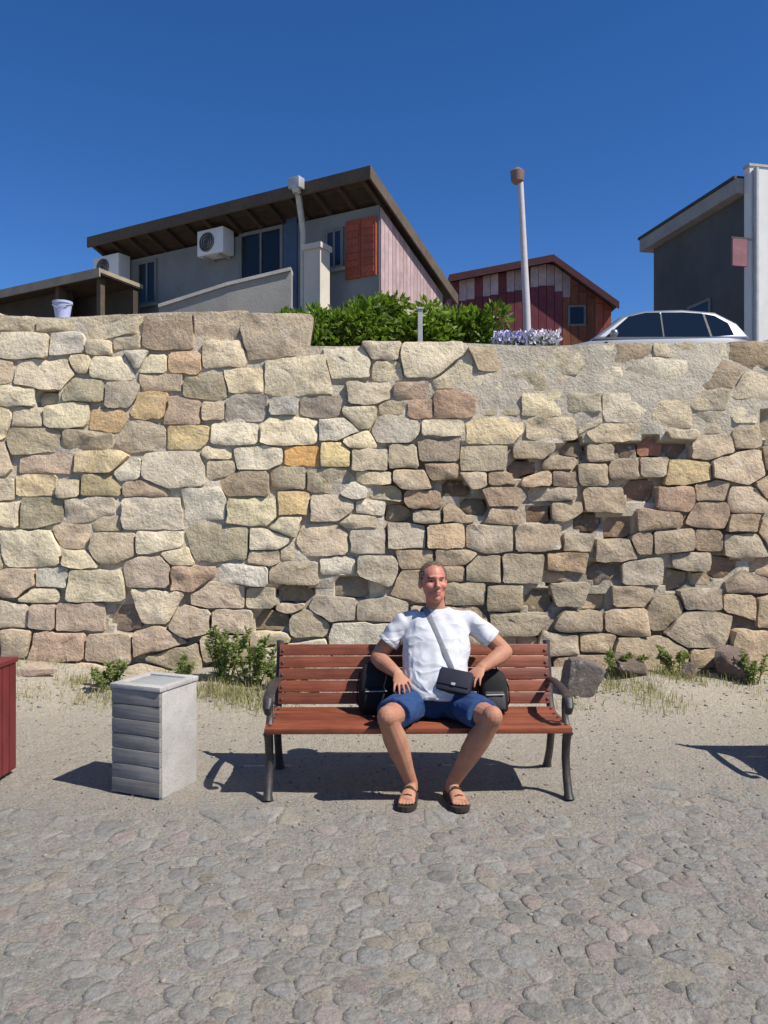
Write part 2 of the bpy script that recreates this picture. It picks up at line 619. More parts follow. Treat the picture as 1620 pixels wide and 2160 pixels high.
PATCH = [  # centre and half-size in the photograph, colour there; the darkest are cavities, shade included
 (60,730,70,25,195,188,170),(140,725,40,30,196,192,184),(235,775,50,25,200,192,170),(350,715,40,35,125,110,95),(335,772,25,25,200,192,165),
 (385,765,22,48,185,155,125),(480,750,45,40,205,190,165),(560,725,50,45,150,138,122),(440,820,45,20,140,132,112),(175,825,45,22,140,135,115),
 (265,830,35,22,150,142,130),(40,835,45,20,198,190,165),(320,850,35,30,175,150,110),(385,868,35,32,150,130,115),(520,865,62,20,135,132,128),
 (600,862,28,18,165,165,162),(672,860,55,20,120,112,105),(140,875,65,20,190,182,155),(228,895,30,20,180,150,110),(65,932,60,28,140,132,112),
 (190,930,40,25,150,138,118),(300,925,55,25,160,148,130),(398,925,38,24,200,178,130),(495,918,58,24,205,198,178),(540,966,68,22,205,198,180),
 (648,960,30,28,205,152,82),(702,960,34,22,205,185,130),(365,990,70,45,185,178,162),(215,972,65,20,195,178,140),(105,980,40,24,165,145,130),
 (520,1020,60,26,140,125,105),(215,1022,38,24,135,125,95),(300,1030,34,22,150,132,115),(80,1022,60,18,195,175,140),(85,1075,48,28,130,125,105),
 (22,1075,25,28,200,190,165),(185,1075,40,28,180,170,155),(325,1085,85,34,175,168,155),(535,1078,60,28,190,182,150),(622,1060,14,50,185,160,115),
 (690,1015,48,24,140,132,115),(700,1070,50,28,165,155,140),(785,1070,22,30,200,192,178),(335,1138,38,36,205,198,175),(460,1145,78,36,145,138,118),
 (240,1150,45,36,165,152,132),(65,1165,75,34,210,202,178),(680,1140,50,46,180,165,145),(565,1140,28,28,185,178,160),(780,1140,45,30,155,148,138),
 (115,1218,34,26,165,165,158),(30,1222,42,34,175,158,140),(320,1202,48,28,165,150,138),(395,1215,18,46,165,138,120),(522,1212,36,24,200,196,188),
 (470,1256,50,28,178,162,145),(332,1282,55,28,208,195,172),(195,1235,52,44,180,172,150),(85,1300,35,28,150,135,125),(268,1305,16,38,110,95,85),
 (165,1300,45,36,165,148,135),(700,1282,60,22,150,142,132),(620,1250,42,18,105,96,82),(572,1310,28,28,95,85,72),(620,1210,60,22,158,146,128),(650,1310,45,22,140,132,115),
 (740,1240,60,16,110,102,90),(120,1368,58,34,165,140,125),(30,1300,34,40,170,162,148),(230,1372,45,30,158,142,126),(400,1310,45,30,160,145,128),
 (330,1350,45,24,150,132,118),(490,1310,50,24,165,150,135),
 (735,765,55,28,186,180,162),(900,760,90,26,188,180,160),(1050,762,40,25,140,125,105),(1100,808,48,24,150,142,122),(1175,760,80,26,182,175,155),
 (1320,752,22,26,145,128,110),(1270,800,45,30,186,180,164),(1385,790,55,50,190,184,168),(1510,790,48,38,140,126,108),(1580,748,45,24,125,108,88),(1590,820,40,36,180,170,150),
 (790,830,40,22,165,156,140),(860,828,20,30,150,130,115),(893,862,28,28,155,125,105),(950,858,38,38,160,130,110),(1055,852,45,24,150,142,122),(960,790,45,20,180,172,150),
 (1140,850,45,25,195,185,155),(1235,853,35,26,140,136,120),(1320,862,60,36,190,182,165),(830,905,50,25,165,160,150),(1040,908,60,24,198,182,148),(1170,908,50,22,185,172,148),
 (1500,888,38,26,155,148,130),(1415,880,40,36,188,176,152),(1290,912,45,22,186,172,148),(920,948,36,36,130,120,108),(1020,968,55,24,150,142,125),(850,965,36,26,150,140,122),(785,970,28,40,160,150,132),
 (1132,950,34,20,148,138,120),(1210,948,24,18,95,85,78),(1325,945,20,18,85,70,65),(1375,945,32,16,135,84,70),(1422,945,16,20,75,62,56),(1265,955,28,20,155,144,126),(1500,945,50,24,182,168,146),
 (1105,988,20,22,90,78,70),(1445,998,48,24,190,170,128),(1560,985,50,36,188,172,152),(960,1030,22,18,80,66,50),(890,1052,64,16,150,128,108),(870,1015,55,18,152,138,118),(1570,1060,34,32,170,155,138),
 (1000,1068,16,32,85,75,65),(835,1082,22,18,105,95,82),(1055,1048,45,18,155,135,118),(1142,1012,22,20,190,165,140),(1188,1012,20,28,120,105,95),(1250,1000,36,20,150,138,120),(1310,990,24,18,145,130,114),
 (1350,1038,22,28,105,80,68),(1425,1052,46,24,165,138,118),(1140,1085,24,18,110,85,68),(1240,1103,18,26,75,62,50),(1305,1115,40,16,120,98,80),(1190,1075,28,24,160,145,125),(1275,1055,42,24,158,142,122),
 (1500,1082,40,26,145,125,110),(1060,1090,28,20,150,134,116),(940,1130,32,44,175,152,125),(1025,1132,48,34,165,155,140),(855,1130,46,34,158,150,138),(1140,1132,54,26,160,146,128),(1380,1100,34,22,150,132,114),(1420,1140,60,20,152,138,120),
 (1200,1188,40,20,170,145,118),(1270,1208,18,24,95,85,78),(1360,1208,40,28,165,158,145),(1425,1222,18,28,105,95,82),(1520,1198,22,32,110,90,75),(1570,1150,50,26,165,155,138),(1300,1160,50,20,158,146,130),(1470,1185,28,30,160,150,134),
 (1140,1270,22,28,105,95,78),(1065,1262,34,28,135,126,108),(1480,1262,34,30,140,130,118),(1100,1200,50,26,155,146,128),(1020,1205,34,28,150,142,124),(1200,1250,36,28,150,142,126),(1580,1230,36,30,150,136,122),(1330,1260,40,22,140,128,112),
 (800,1200,55,24,158,150,136),(985,1250,40,24,140,132,114),(800,1290,50,24,150,142,130),(1230,1310,44,22,140,130,114),(1090,1320,44,24,142,134,118),(1400,1290,34,20,134,124,106)]

AN = 1.75                                            # stones lie flat: wider than tall
ws, wr, wc, wd = [], [], [], []
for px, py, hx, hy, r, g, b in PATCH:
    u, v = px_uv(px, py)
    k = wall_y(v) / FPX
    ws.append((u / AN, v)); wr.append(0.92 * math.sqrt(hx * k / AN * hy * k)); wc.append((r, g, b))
    wd.append(r + g + b < 312)  # patches this dark, bar the brick, are cavities with shade in their colour
def region_colour(u, v):
    if u < 0.2:
        c = random.choice([(198, 188, 163), (184, 174, 154), (168, 158, 138), (190, 178, 150), (150, 140, 120), (176, 160, 140), (188, 184, 172)])
    elif v > 2.3:
        c = random.choice([(188, 180, 160), (180, 172, 152), (150, 138, 118), (190, 182, 165), (168, 158, 138)])
    else:
        c = random.choice([(156, 142, 122), (148, 132, 114), (165, 154, 138), (138, 122, 104), (160, 150, 134), (170, 152, 128)])
    return c
for size, tries, gap in ((0.19, 2600, 0.95), (0.13, 3000, 0.95), (0.085, 3600, 0.98), (0.055, 2500, 1.05)):
    for _ in range(tries):
        u, v = random.uniform(-4.6, 4.6), random.uniform(-0.05, 3.6)
        if v > top_z(u) - size * 0.8 or (size < 0.06 and abs(u) > 3.9):
            continue
        r = size * random.uniform(0.85, 1.2)
        P = np.array(ws)
        d = np.sqrt((P[:, 0] - u / AN) ** 2 + (P[:, 1] - v) ** 2)
        if (d > gap * (np.array(wr) + r)).all():
            ws.append((u / AN, v)); wr.append(r); wc.append(region_colour(u, v)); wd.append(random.random() < (0.10 if u > 0 and v < 2.3 else 0.02))
wcells = clip_cells(ws, wr, lambda p: [(p[0] - .36, p[1] - .36), (p[0] + .36, p[1] - .36), (p[0] + .36, p[1] + .36), (p[0] - .36, p[1] + .36)], 30, 2.2)
wall = thing('stone_wall', 'high rubble retaining wall of pale and brown stones behind the bench', 'wall', (0, WALL_Y, 0))
KW = 1.42
n_st = 0
for cell, (su, sv), r, col, deep in zip(wcells, ws, wr, wc, wd):
    if cell is None:
        continue
    cell = [np.array((p[0] * AN, p[1])) for p in cell]
    # clip to the wall's top line
    if max(p[1] for p in cell) > top_z(su * AN):
        tz = top_z(su * AN) + random.uniform(-0.03, 0.02)
        cell = [np.array((p[0], min(p[1], tz + 0.015 * random.random()))) for p in cell]
    smooth_zone = su * AN > 0.9 and sv > 2.45
    ol = rounded(cell, random.uniform(0.002, 0.009), 0.10, random.uniform(0.007, 0.032), 0.006)
    if ol is None or abs(poly_area(ol)) < 0.0048:
        continue
    c = np.mean(ol, axis=0)
    ext = max(max(p[0] for p in ol) - min(p[0] for p in ol), max(p[1] for p in ol) - min(p[1] for p in ol))
    proud = random.uniform(0.010, 0.045) if not smooth_zone else random.uniform(0.004, 0.02)
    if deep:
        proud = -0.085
    tu, tv = random.gauss(0, 0.06), random.gauss(0.02, 0.07)
    bul = min(0.026, 0.08 * ext) * random.uniform(0.2, 1.0)
    nz = random.uniform(0, 50)
    N = len(ol); vs = []
    for sc, dep in ((1.03, -0.16), (1.0, -0.2), (0.972, 0.5), (0.80, 0.85), (0.42, 1.0)):
        for k, p in enumerate(ol):
            q = c + (p - c) * sc
            w = proud + (bul * dep if dep > -0.1 else dep) + (tu * (q[0] - c[0]) + tv * (q[1] - c[1]) if dep > -0.1 else 0)
            if dep > 0:
                w += 0.030 * noise.noise(Vector((q[0] * 6 + nz, q[1] * 8, nz))) + 0.010 * noise.noise(Vector((q[0] * 17 + nz, q[1] * 17, nz)))
            vs.append((q[0] - c[0], -w + BATTER * (q[1] - c[1]), q[1] - c[1]))
    w = proud + bul + 0.030 * noise.noise(Vector((c[0] * 6 + nz, c[1] * 8, nz)))
    vs.append((0, -w, 0))
    fs = []
    for rg in range(4):
        for k in range(N):
            k2 = (k + 1) % N
            fs.append((rg * N + k, rg * N + k2, (rg + 1) * N + k2, (rg + 1) * N + k))
    for k in range(N):
        fs.append((4 * N + k, 4 * N + (k + 1) % N, 5 * N))
    m = bpy.data.meshes.new('stone')
    m.from_pydata(vs, [], fs)
    m.polygons.foreach_set('use_smooth', [True] * len(fs))
    m.set_sharp_from_angle(angle=R(34))
    m.materials.append(M_stone)
    o = link('stone', m, wall)
    o.location = (c[0], BATTER * c[1], c[1])
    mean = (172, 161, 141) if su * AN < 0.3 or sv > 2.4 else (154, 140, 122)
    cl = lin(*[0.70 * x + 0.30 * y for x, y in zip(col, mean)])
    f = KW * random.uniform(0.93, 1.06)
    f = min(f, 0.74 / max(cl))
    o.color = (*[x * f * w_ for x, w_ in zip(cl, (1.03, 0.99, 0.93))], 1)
    n_st += 1
print('wall stones', n_st)
# the core: mortar and earth between the stones, thickness reaching back under the terrace
us = axis([(-16, -5, 0.5), (-5, 5, 0.06), (5, 16, 0.5)]); vN = 58
cv, cf, cb = [], [], []
dark_pts = [(s_[0] * AN, s_[1], r_) for s_, r_, d_ in zip(ws, wr, wd) if d_]
for j in range(vN + 1):
    for u in us:
        v = -0.3 + (top_z(u) + 0.3) * j / vN
        rec = 0.004; br = 0.0
        if u > 0.0 and 0.2 < v < 2.35: br = max(0.0, min(0.75, 0.25 + 1.2 * noise.noise(Vector((u * 1.7, v * 2.3, 4)))))
        if u > 0.0 and v < 2.35: rec = 0.05
        if v < 0.9: rec = 0.05
        if u > 0.75 and v > 2.4: rec = -0.020 + 0.03 * max(0.0, 2.6 - v) / 0.2
        for du, dv, dr in dark_pts:
            dd = ((u - du) / (dr * 1.7)) ** 2 + ((v - dv) / (dr * 1.2)) ** 2
            if dd < 1: rec = max(rec, 0.20); br = 1.0
        rec += 0.035 * noise.noise(Vector((u * 3, v * 4, 7))) * (1 if rec > 0 else 0.7)
        cv.append((u, wall_y(v) + rec, v)); cb.append(br)
nu = len(us)
for j in range(vN):
    for i in range(nu - 1):
        cf.append((j * nu + i, j * nu + i + 1, (j + 1) * nu + i + 1, (j + 1) * nu + i))
b0 = len(cv)
for i, u in enumerate(us):
    cv.append((u, 8.9, top_z(u) - 0.02))
for i in range(nu - 1):
    cf.append((vN * nu + i, vN * nu + i + 1, b0 + i + 1, b0 + i))
cm = MB(); cm.v = cv; cm.f = cf
core = cm.build('mortar_core', M_mortar, wall, smooth=True)
ab_ = core.data.attributes.new('empty_joint', 'FLOAT', 'POINT')
ab_.data.foreach_set('value', cb + [0.0] * (len(core.data.vertices) - len(cb)))

# terrace behind the wall, reaching the horizon
tm = MB()
tx = axis([(-500, -60, 80), (-60, -12, 6), (-12, 12, 0.6), (12, 60, 6), (60, 500, 80)])
ty = axis([(8.5, 14, 0.5), (14, 40, 2), (40, 100, 20), (100, 900, 200)])
def tz(x, y):
    b = 3.30 - (0.30 * 0 if x > -0.8 else -0.30 * min(1, (-0.8 - x) / 0.3) * max(0, 1 - (y - 8.5) / 3))
    return b + 0.75 * min(1, max(0, (y - 15) / 9)) + 0.02 * noise.noise(Vector((x, y, 0)))
tm.v = [(x, y, tz(x, y)) for y in ty for x in tx]
k = len(tx)
tm.f = [(j * k + i, j * k + i + 1, (j + 1) * k + i + 1, (j + 1) * k + i) for j in range(len(ty) - 1) for i in range(k - 1)]
tag(tm.build('terrace', M_terrace, smooth='all'), kind='structure')

# ------------------------------------------------------------------ houses on the terrace
EX = Vector((-0.866, 0.5, 0)); EY = Vector((0.5, 0.866, 0))     # along a house front, and back from it
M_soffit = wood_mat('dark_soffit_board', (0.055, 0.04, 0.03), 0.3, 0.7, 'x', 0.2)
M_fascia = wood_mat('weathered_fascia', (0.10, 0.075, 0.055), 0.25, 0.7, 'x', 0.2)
M_greywall = plain('grey_render', (0.20, 0.21, 0.215), 0.92, 0.14, 1.6, 50, 0.004, dirt=(0.22, 0.22, 0.21), spec=0.2)
M_paleconc = plain('pale_render', (0.27, 0.26, 0.24), 0.92, 0.14, 1.6, 50, 0.004, dirt=(0.30, 0.28, 0.25), spec=0.2)
M_cream = plain('cream_render', (0.55, 0.50, 0.42), 0.9, 0.1, 2, 50, 0.003, dirt=(0.42, 0.38, 0.32), spec=0.2)
M_pink = wood_mat('faded_pink_board', (0.42, 0.30, 0.295), 0.12, 0.75, 'z', 0.2)
M_redshut = wood_mat('red_shutter_paint', (0.33, 0.075, 0.035), 0.2, 0.5, 'z', 0.35)
M_glass = glass_mat('dark_pane')
M_blueglass = glass_mat('blue_pane', (0.02, 0.035, 0.075))
M_white = plain('white_metal', (0.66, 0.66, 0.66), 0.45, 0.06, 4, 40, 0.0005)
M_pipe = plain('grey_zinc', (0.42, 0.42, 0.40), 0.45, 0.15, 8, 60, 0.001, metal=0.3)
M_darkroof = plain('dark_roof', (0.055, 0.045, 0.042), 0.85, 0.3, 3, 30, 0.01)
M_maroonwall = wood_mat('maroon_board', (0.16, 0.042, 0.05), 0.2, 0.75, 'z', 0.2)
M_brownwall = wood_mat('orange_brown_board', (0.22, 0.082, 0.045), 0.2, 0.75, 'z', 0.2)
M_redtile = plain('red_roof_tile', (0.19, 0.048, 0.038), 0.8, 0.25, 4, 30, 0.006)
M_tan = plain('tan_board', (0.30, 0.25, 0.18), 0.8, 0.2, 3, 30, 0.003)
M_shedwall = plain('shed_wall', (0.05, 0.04, 0.03), 0.9, 0.25, 3, 30, 0.004)
M_frame = plain('window_frame_paint', (0.16, 0.155, 0.15), 0.6, 0.15, 6, 50, 0.001)
UP = Vector((0, 0, 1))

class House:
    """a house front along EX from the corner A (world, at the roof's front right edge); s to the left, b to the back"""
    def __init__(h, A, drop):
        h.A, h.drop = Vector(A), drop
    def P(h, s, b, z=None):
        p = h.A + EX * s + EY * b
        p.z = h.A.z - h.drop * b if z is None else z
        return p
    def front_s(h, px, b):
        r = (px - 810) / FPX
        o = h.A + EY * b
        return (o.x - r * o.y) / (r * EX.y - EX.x)
    def front_z(h, s, b, py):
        return EYE + (1080 - py) / FPX * (h.A.y + EX.y * s + EY.y * b)
    def slab(h, mb, s0, s1, b0, b1, z0, z1, slope=False):
        """box between s, b, z; with slope its top and bottom fall with the roof (z0, z1 below the roof line)"""
        vs = []
        for z in (z0, z1):
            for (s, b) in ((s0, b0), (s1, b0), (s1, b1), (s0, b1)):
                vs.append(h.P(s, b, (h.A.z - h.drop * b + z) if slope else z))
        return mb.add(vs, [(0, 1, 2, 3), (7, 6, 5, 4), (0, 4, 5, 1), (1, 5, 6, 2), (2, 6, 7, 3), (3, 7, 4, 0)])
    def wall(h, mb, s0, s1, b0, b1, base):
        """wall block whose top follows the roof's underside"""
        vs = [h.P(s, b, base) for s, b in ((s0, b0), (s1, b0), (s1, b1), (s0, b1))]
        vs += [h.P(s, b, h.A.z - h.drop * b - 0.135) for s, b in ((s0, b0), (s1, b0), (s1, b1), (s0, b1))]
        return mb.add(vs, [(0, 1, 2, 3), (7, 6, 5, 4), (0, 4, 5, 1), (1, 5, 6, 2), (2, 6, 7, 3), (3, 7, 4, 0)])

def window(h, parent, s0, s1, b, z0, z1, pane=None, bars=1, name='window'):
    """frame standing proud of the wall front at b, pane and bar sub-parts"""
    f = MB()
    t = 0.06
    h.slab(f, s0, s1, b - 0.03, b + 0.02, z1 - t, z1); h.slab(f, s0, s1, b - 0.03, b + 0.02, z0, z0 + t)
    h.slab(f, s0, s0 + t, b - 0.03, b + 0.02, z0 + t, z1 - t); h.slab(f, s1 - t, s1, b - 0.03, b + 0.02, z0 + t, z1 - t)
    fr = f.build(name, M_frame, parent)
    h.slab(MB(), 0, 0, 0, 0, 0, 0)
    g = MB(); h.slab(g, s0 + t, s1 - t, b - 0.006, b + 0.004, z0 + t, z1 - t)
    po = g.build('pane', pane or M_glass, fr, origin=parent['_o'])
    for k in range(bars):
        m = s0 + (s1 - s0) * (k + 1) / (bars + 1)
        q = MB(); h.slab(q, m - 0.02, m + 0.02, b - 0.025, b - 0.008, z0 + t, z1 - t)
        q.build('glazing_bar', M_frame, fr, origin=parent['_o'])
    q = MB(); h.slab(q, s0 - 0.06, s1 + 0.06, b - 0.09, b - 0.032, z0 - 0.05, z0 - 0.003)
    q.build('sill', M_paleconc, fr, origin=parent['_o'])
    return fr

# ---- the house with the deep dark eave
H1 = House(at(780, 357, 12.5), 0.384)
house = thing('house', 'grey house with a deep dark sloping eave and pink boarded side above the wall', 'house', H1.P(0, 0, 3.3))
B1, LEN1, DEP1 = 0.55, 6.5, 3.25
mb = MB(); H1.slab(mb, 0, LEN1, 0, DEP1, -0.02, 0.03, True)
roof = mb.build('roof', M_darkroof, house)
mb = MB(); H1.slab(mb, 0.0, LEN1, -0.03, -0.002, -0.16, 0.035, True); mb.build('fascia', M_fascia, roof, origin=house['_o'])
mb = MB(); H1.slab(mb, -0.03, -0.002, -0.03, DEP1, -0.16, 0.036, True); mb.build('verge_board', M_fascia, roof, origin=house['_o'])
nb = 13
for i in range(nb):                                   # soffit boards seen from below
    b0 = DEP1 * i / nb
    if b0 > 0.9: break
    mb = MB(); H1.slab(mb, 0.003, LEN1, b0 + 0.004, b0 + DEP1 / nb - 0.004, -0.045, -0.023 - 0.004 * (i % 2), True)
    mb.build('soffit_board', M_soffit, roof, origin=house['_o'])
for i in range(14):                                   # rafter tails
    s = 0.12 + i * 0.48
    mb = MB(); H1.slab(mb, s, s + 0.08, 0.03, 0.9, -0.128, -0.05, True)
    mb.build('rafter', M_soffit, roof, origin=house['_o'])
mb = MB(); H1.wall(mb, 0.15, LEN1 - 0.35, B1, DEP1 - 0.3, 3.3); mb.build('wall', M_greywall, house)
# pink vertical boards on the right side wall
bw = 0.128
for i in range(18):
    b0 = B1 + 0.01 + i * bw
    vs = []
    for s in (0.12, 0.144):
        for (b, z) in ((b0, 3.35), (b0 + bw - 0.01, 3.35), (b0 + bw - 0.01, None), (b0, None)):
            vs.append(H1.P(s, b, z if z else H1.A.z - H1.drop * b - 0.17))
    mb = MB(); mb.add(vs, [(0, 1, 2, 3), (7, 6, 5, 4), (0, 4, 5, 1), (1, 5, 6, 2), (2, 6, 7, 3), (3, 7, 4, 0)])
    mb.build('side_board', M_pink, house)
s_a, s_b = max(0.17, H1.front_s(798, B1)), H1.front_s(732, B1)
zt, zb = H1.front_z(s_a, B1, 455), H1.front_z(s_a, B1, 580)
for k, (q0, q1) in enumerate(((s_a + 0.02, (s_a + s_b) / 2 - 0.005), ((s_a + s_b) / 2 + 0.005, s_b))):
    mb = MB(); H1.slab(mb, q0, q1, B1 - 0.05, B1 - 0.012, zb, zt)
    sh = mb.build('shutter', M_redshut, house)
    for j in range(7):
        z = zb + 0.06 + (zt - zb - 0.12) * j / 7
        mb = MB(); H1.slab(mb, q0 + 0.035, q1 - 0.035, B1 - 0.062, B1 - 0.052, z, z + (zt - zb) / 7 - 0.04)
        mb.build('slat', M_redshut, sh, origin=house['_o'])
s0, s1 = H1.front_s(728, B1), H1.front_s(686, B1)
window(H1, house, s0 + 0.02, s1, B1, H1.front_z(s0, B1, 565), H1.front_z(s0, B1, 478), M_blueglass, 1)
s0, s1 = H1.front_s(598, B1), H1.front_s(506, B1)
window(H1, house, s0, s1, B1, H1.front_z(s0, B1, 588), H1.front_z(s0, B1, 474), M_glass, 1)
s0, s1 = H1.front_s(332, B1), H1.front_s(290, B1)
window(H1, house, s0, s1, B1, H1.front_z(s0, B1, 640), H1.front_z(s0, B1, 545), M_glass, 1)
mb = MB(); s0 = H1.front_s(628, B1); s1 = H1.front_s(600, B1)
H1.slab(mb, s0, s1, B1 - 0.03, B1 - 0.006, 3.4, H1.front_z(s0, B1, 445)); mb.build('pillar_shade_strip', plain('pillar_shade_blue', (0.05, 0.075, 0.14), 0.5, 0.15), house)  # dark blue strip: shade of the pillar's left face, put into colour
# pillar with its cream sunlit side, and a pipe with a hopper at the eave
sp = H1.front_s(664, 0.02)
mb = MB(); H1.slab(mb, sp - 0.16, sp + 0.16, -0.06, 0.22, 3.3, H1.front_z(sp, 0, 528)); mb.build('pillar', M_cream, house)
mb = MB(); H1.slab(mb, sp - 0.19, sp + 0.19, -0.09, 0.25, H1.front_z(sp, 0, 528) + 0.002, H1.front_z(sp, 0, 520) + 0.03); mb.build('pillar_cap', M_cream, house)
hp = H1.P(H1.front_s(625, -0.12), -0.12)
mb = MB(); mb.obox(hp + Vector((0, 0, -0.04)), EX, EY, UP, 0.11, 0.08, 0.09, 0.012); mb.loft([hp + Vector((0, 0, -0.125)), hp + Vector((0, 0, -0.2))], [0.08, 0.055], n=12)
hop = mb.build('rain_hopper', M_pipe, house, smooth=True)
p2 = H1.P(H1.front_s(640, 0.3), 0.30, H1.front_z(sp, 0, 470))
mb = MB(); mb.loft([hp + Vector((0, 0, -0.16)), hp.lerp(p2, 0.25) + Vector((0, 0, 0.02)), p2, Vector((p2.x, p2.y, 3.4))], [0.055] * 4, n=12)
mb.build('downpipe', M_pipe, house, smooth=True)
# low rendered terrace wall before the house, its top rising to the right
pr = thing('parapet_wall', 'low pale rendered wall rising to the right below the dark window', 'wall', at(480, 720, 11.0))
pa, pb, pc = at(335, 650, 11.2), at(480, 604, 11.0), at(614, 572, 10.9)
mb = MB()
for q0, q1 in ((pa, pb), (pb, pc)):
    vs = []
    for dy in (0.0, 0.2):
        vs += [(q0.x, q0.y + dy, 3.3), (q1.x, q1.y + dy, 3.3), (q1.x, q1.y + dy, q1.z), (q0.x, q0.y + dy, q0.z)]
    mb.add(vs, [(0, 1, 2, 3), (7, 6, 5, 4), (0, 4, 5, 1), (1, 5, 6, 2), (2, 6, 7, 3), (3, 7, 4, 0)])
mb.build('wall_body', M_paleconc, pr)
mb = MB()
for q0, q1 in ((pa, pb), (pb, pc)):
    vs = []
    for dy in (-0.035, 0.235):
        vs += [(q0.x, q0.y + dy, q0.z + 0.003), (q1.x, q1.y + dy, q1.z + 0.003), (q1.x, q1.y + dy, q1.z + 0.05), (q0.x, q0.y + dy, q0.z + 0.05)]
    mb.add(vs, [(0, 1, 2, 3), (7, 6, 5, 4), (0, 4, 5, 1), (1, 5, 6, 2), (2, 6, 7, 3), (3, 7, 4, 0)])
mb.build('coping', M_concrete, pr)

def air_unit(px, py, w, hgt, label):
    b = B1 - 0.02
    s = H1.front_s(px, b); z = H1.front_z(s, b, py)
    t = thing('air_conditioner', label, 'air conditioner', H1.P(s, b, z), group='outdoor units on the grey house')
    mb = MB().obox(H1.P(s, b - 0.17, z), EX, EY, UP, w / 2, 0.15, hgt / 2, 0.015); mb.build('casing', M_white, t, smooth=True)
    c = H1.P(s + w * 0.12, b - 0.323, z)
    mb = MB().loft([c, c - EY * 0.012], [hgt * 0.38, hgt * 0.38], side=EX, n=24); g = mb.build('fan_grille', M_greyfab, t)
    for k in range(3):
        mb = MB().loft([c - EY * 0.013, c - EY * 0.022], [hgt * (0.36 - 0.11 * k), hgt * (0.36 - 0.11 * k)], side=EX, n=24, caps=False); mb.build('ring', M_white, g, origin=t['_o'])
    for k in (-1, 1):
        mb = MB().obox(H1.P(s + k * w * 0.3, b - 0.15, z - hgt / 2 - 0.02), EX, EY, UP, 0.02, 0.16, 0.018); mb.build('bracket', M_pipe, t)
air_unit(468, 520, 0.62, 0.46, 'white air conditioner beside the large dark window of the grey house')
air_unit(250, 572, 0.72, 0.46, 'white air conditioner at the left end of the grey house under the eave tip')

# ---- the lean-to at the left
LT = House(at(212, 572, 14.2), 0.05)
lean = thing('lean_to', 'low dark lean-to with a tan board roof left of the grey house', 'shed', LT.P(0, 0, 3.3))
mb = MB(); LT.slab(mb, 0, 4.6, 0, 1.0, -0.02, 0.05, True); lr = mb.build('roof', M_tan, lean)
mb = MB(); LT.slab(mb, 0, 4.6, -0.03, -0.002, -0.10, 0.055, True); mb.build('fascia', M_tan, lr, origin=lean['_o'])
for i in range(4):
    mb = MB(); LT.slab(mb, 0.01, 4.6, 0.01 + i * 0.24, 0.235 + i * 0.24, -0.045, -0.023, True); mb.build('soffit_board', M_soffit, lr, origin=lean['_o'])
mb = MB(); LT.slab(mb, 0.05, 4.6, 0.8, 0.95, 3.3, LT.A.z - 0.098); mb.build('back_wall', M_shedwall, lean)
mb = MB(); LT.slab(mb, 1.35, 4.6, 0.35, 0.5, 3.3, LT.A.z - 0.075); mb.build('front_wall', M_shedwall, lean)
for s in (0.12, 1.25):
    mb = MB(); LT.slab(mb, s, s + 0.1, 0.1, 0.2, 3.3, LT.A.z - 0.06); mb.build('post', M_fascia, lean)

# ---- the red house further back: a wide, shallow, uneven gable
red = thing('house', 'low maroon and pink boarded house with an uneven gable behind the pale pole', 'house', (5.0, 24.0, 4.0))
gl_, ga_, gr_ = at(945, 588, 24.3), at(1162, 546, 24.0), at(1298, 644, 23.8)
M_redfascia = wood_mat('dark_red_fascia', (0.075, 0.028, 0.03), 0.25, 0.7, 'x', 0.2)
def roof_z(x):
    p, q = (gl_, ga_) if x < ga_.x else (ga_, gr_)
    return p.z + (q.z - p.z) * (x - p.x) / (q.x - p.x)
def roof_y(x):
    return gl_.y + (gr_.y - gl_.y) * (x - gl_.x) / (gr_.x - gl_.x)
def hexa(q, dy0, dy1):
    vs = [(p[0], p[1] + dy0, p[2]) for p in q] + [(p[0], p[1] + dy1, p[2]) for p in q]
    return MB().add(vs, [(0, 1, 2, 3), (7, 6, 5, 4), (0, 4, 5, 1), (1, 5, 6, 2), (2, 6, 7, 3), (3, 7, 4, 0)])
for p, q in ((gl_, ga_), (ga_, gr_)):
    rf_ = hexa([p - UP * .10, q - UP * .10, q, p], -0.35, 5.0).build('roof', M_darkroof, red)
    hexa([p - UP * .20, q - UP * .20, q + UP * .01, p + UP * .01], -0.40, -0.352).build('barge_board', M_redfascia, rf_, origin=red['_o'])
mb = MB(); xs = [gl_.x + 0.1, ga_.x, gr_.x - 0.12]
for x0, x1 in zip(xs, xs[1:]):
    v = hexa([(x0, roof_y(x0), 4), (x1, roof_y(x1), 4), (x1, roof_y(x1), roof_z(x1) - .12), (x0, roof_y(x0), roof_z(x0) - .12)], 0.0, 4.8)
    mb.add(v.v, v.f)
mb.build('wall', M_maroonwall, red)
nb2 = 20; bw2 = (xs[2] - xs[0]) / nb2
for i in range(nb2):
    x0 = xs[0] + i * bw2; x1 = x0 + bw2 - 0.014
    px_ = 810 + (x0 + x1) / 2 / 24 * FPX
    zt0, zt1 = roof_z(x0) - .14, roof_z(x1) - .14
    split = min(zt0, zt1) - (0.62 if px_ < 1195 else 0.10)
    low_m = M_maroonwall if px_ < 1180 else (M_brownwall if px_ < 1255 else M_redshut)
    hexa([(x0, roof_y(x0), split + .012), (x1, roof_y(x1), split + .012), (x1, roof_y(x1), zt1), (x0, roof_y(x0), zt0)], -0.03, -0.003).build('board', (M_pink if px_ > 1120 or i % 3 else M_maroonwall) if px_ < 1195 else low_m, red)
    hexa([(x0, roof_y(x0), 4.0), (x1, roof_y(x1), 4.0), (x1, roof_y(x1), split), (x0, roof_y(x0), split)], -0.045, -0.003).build('board', low_m, red)
wz = at(1205, 690, 24).z
wx0, wx1 = at(1196, 0, 24).x, at(1232, 0, 24).x
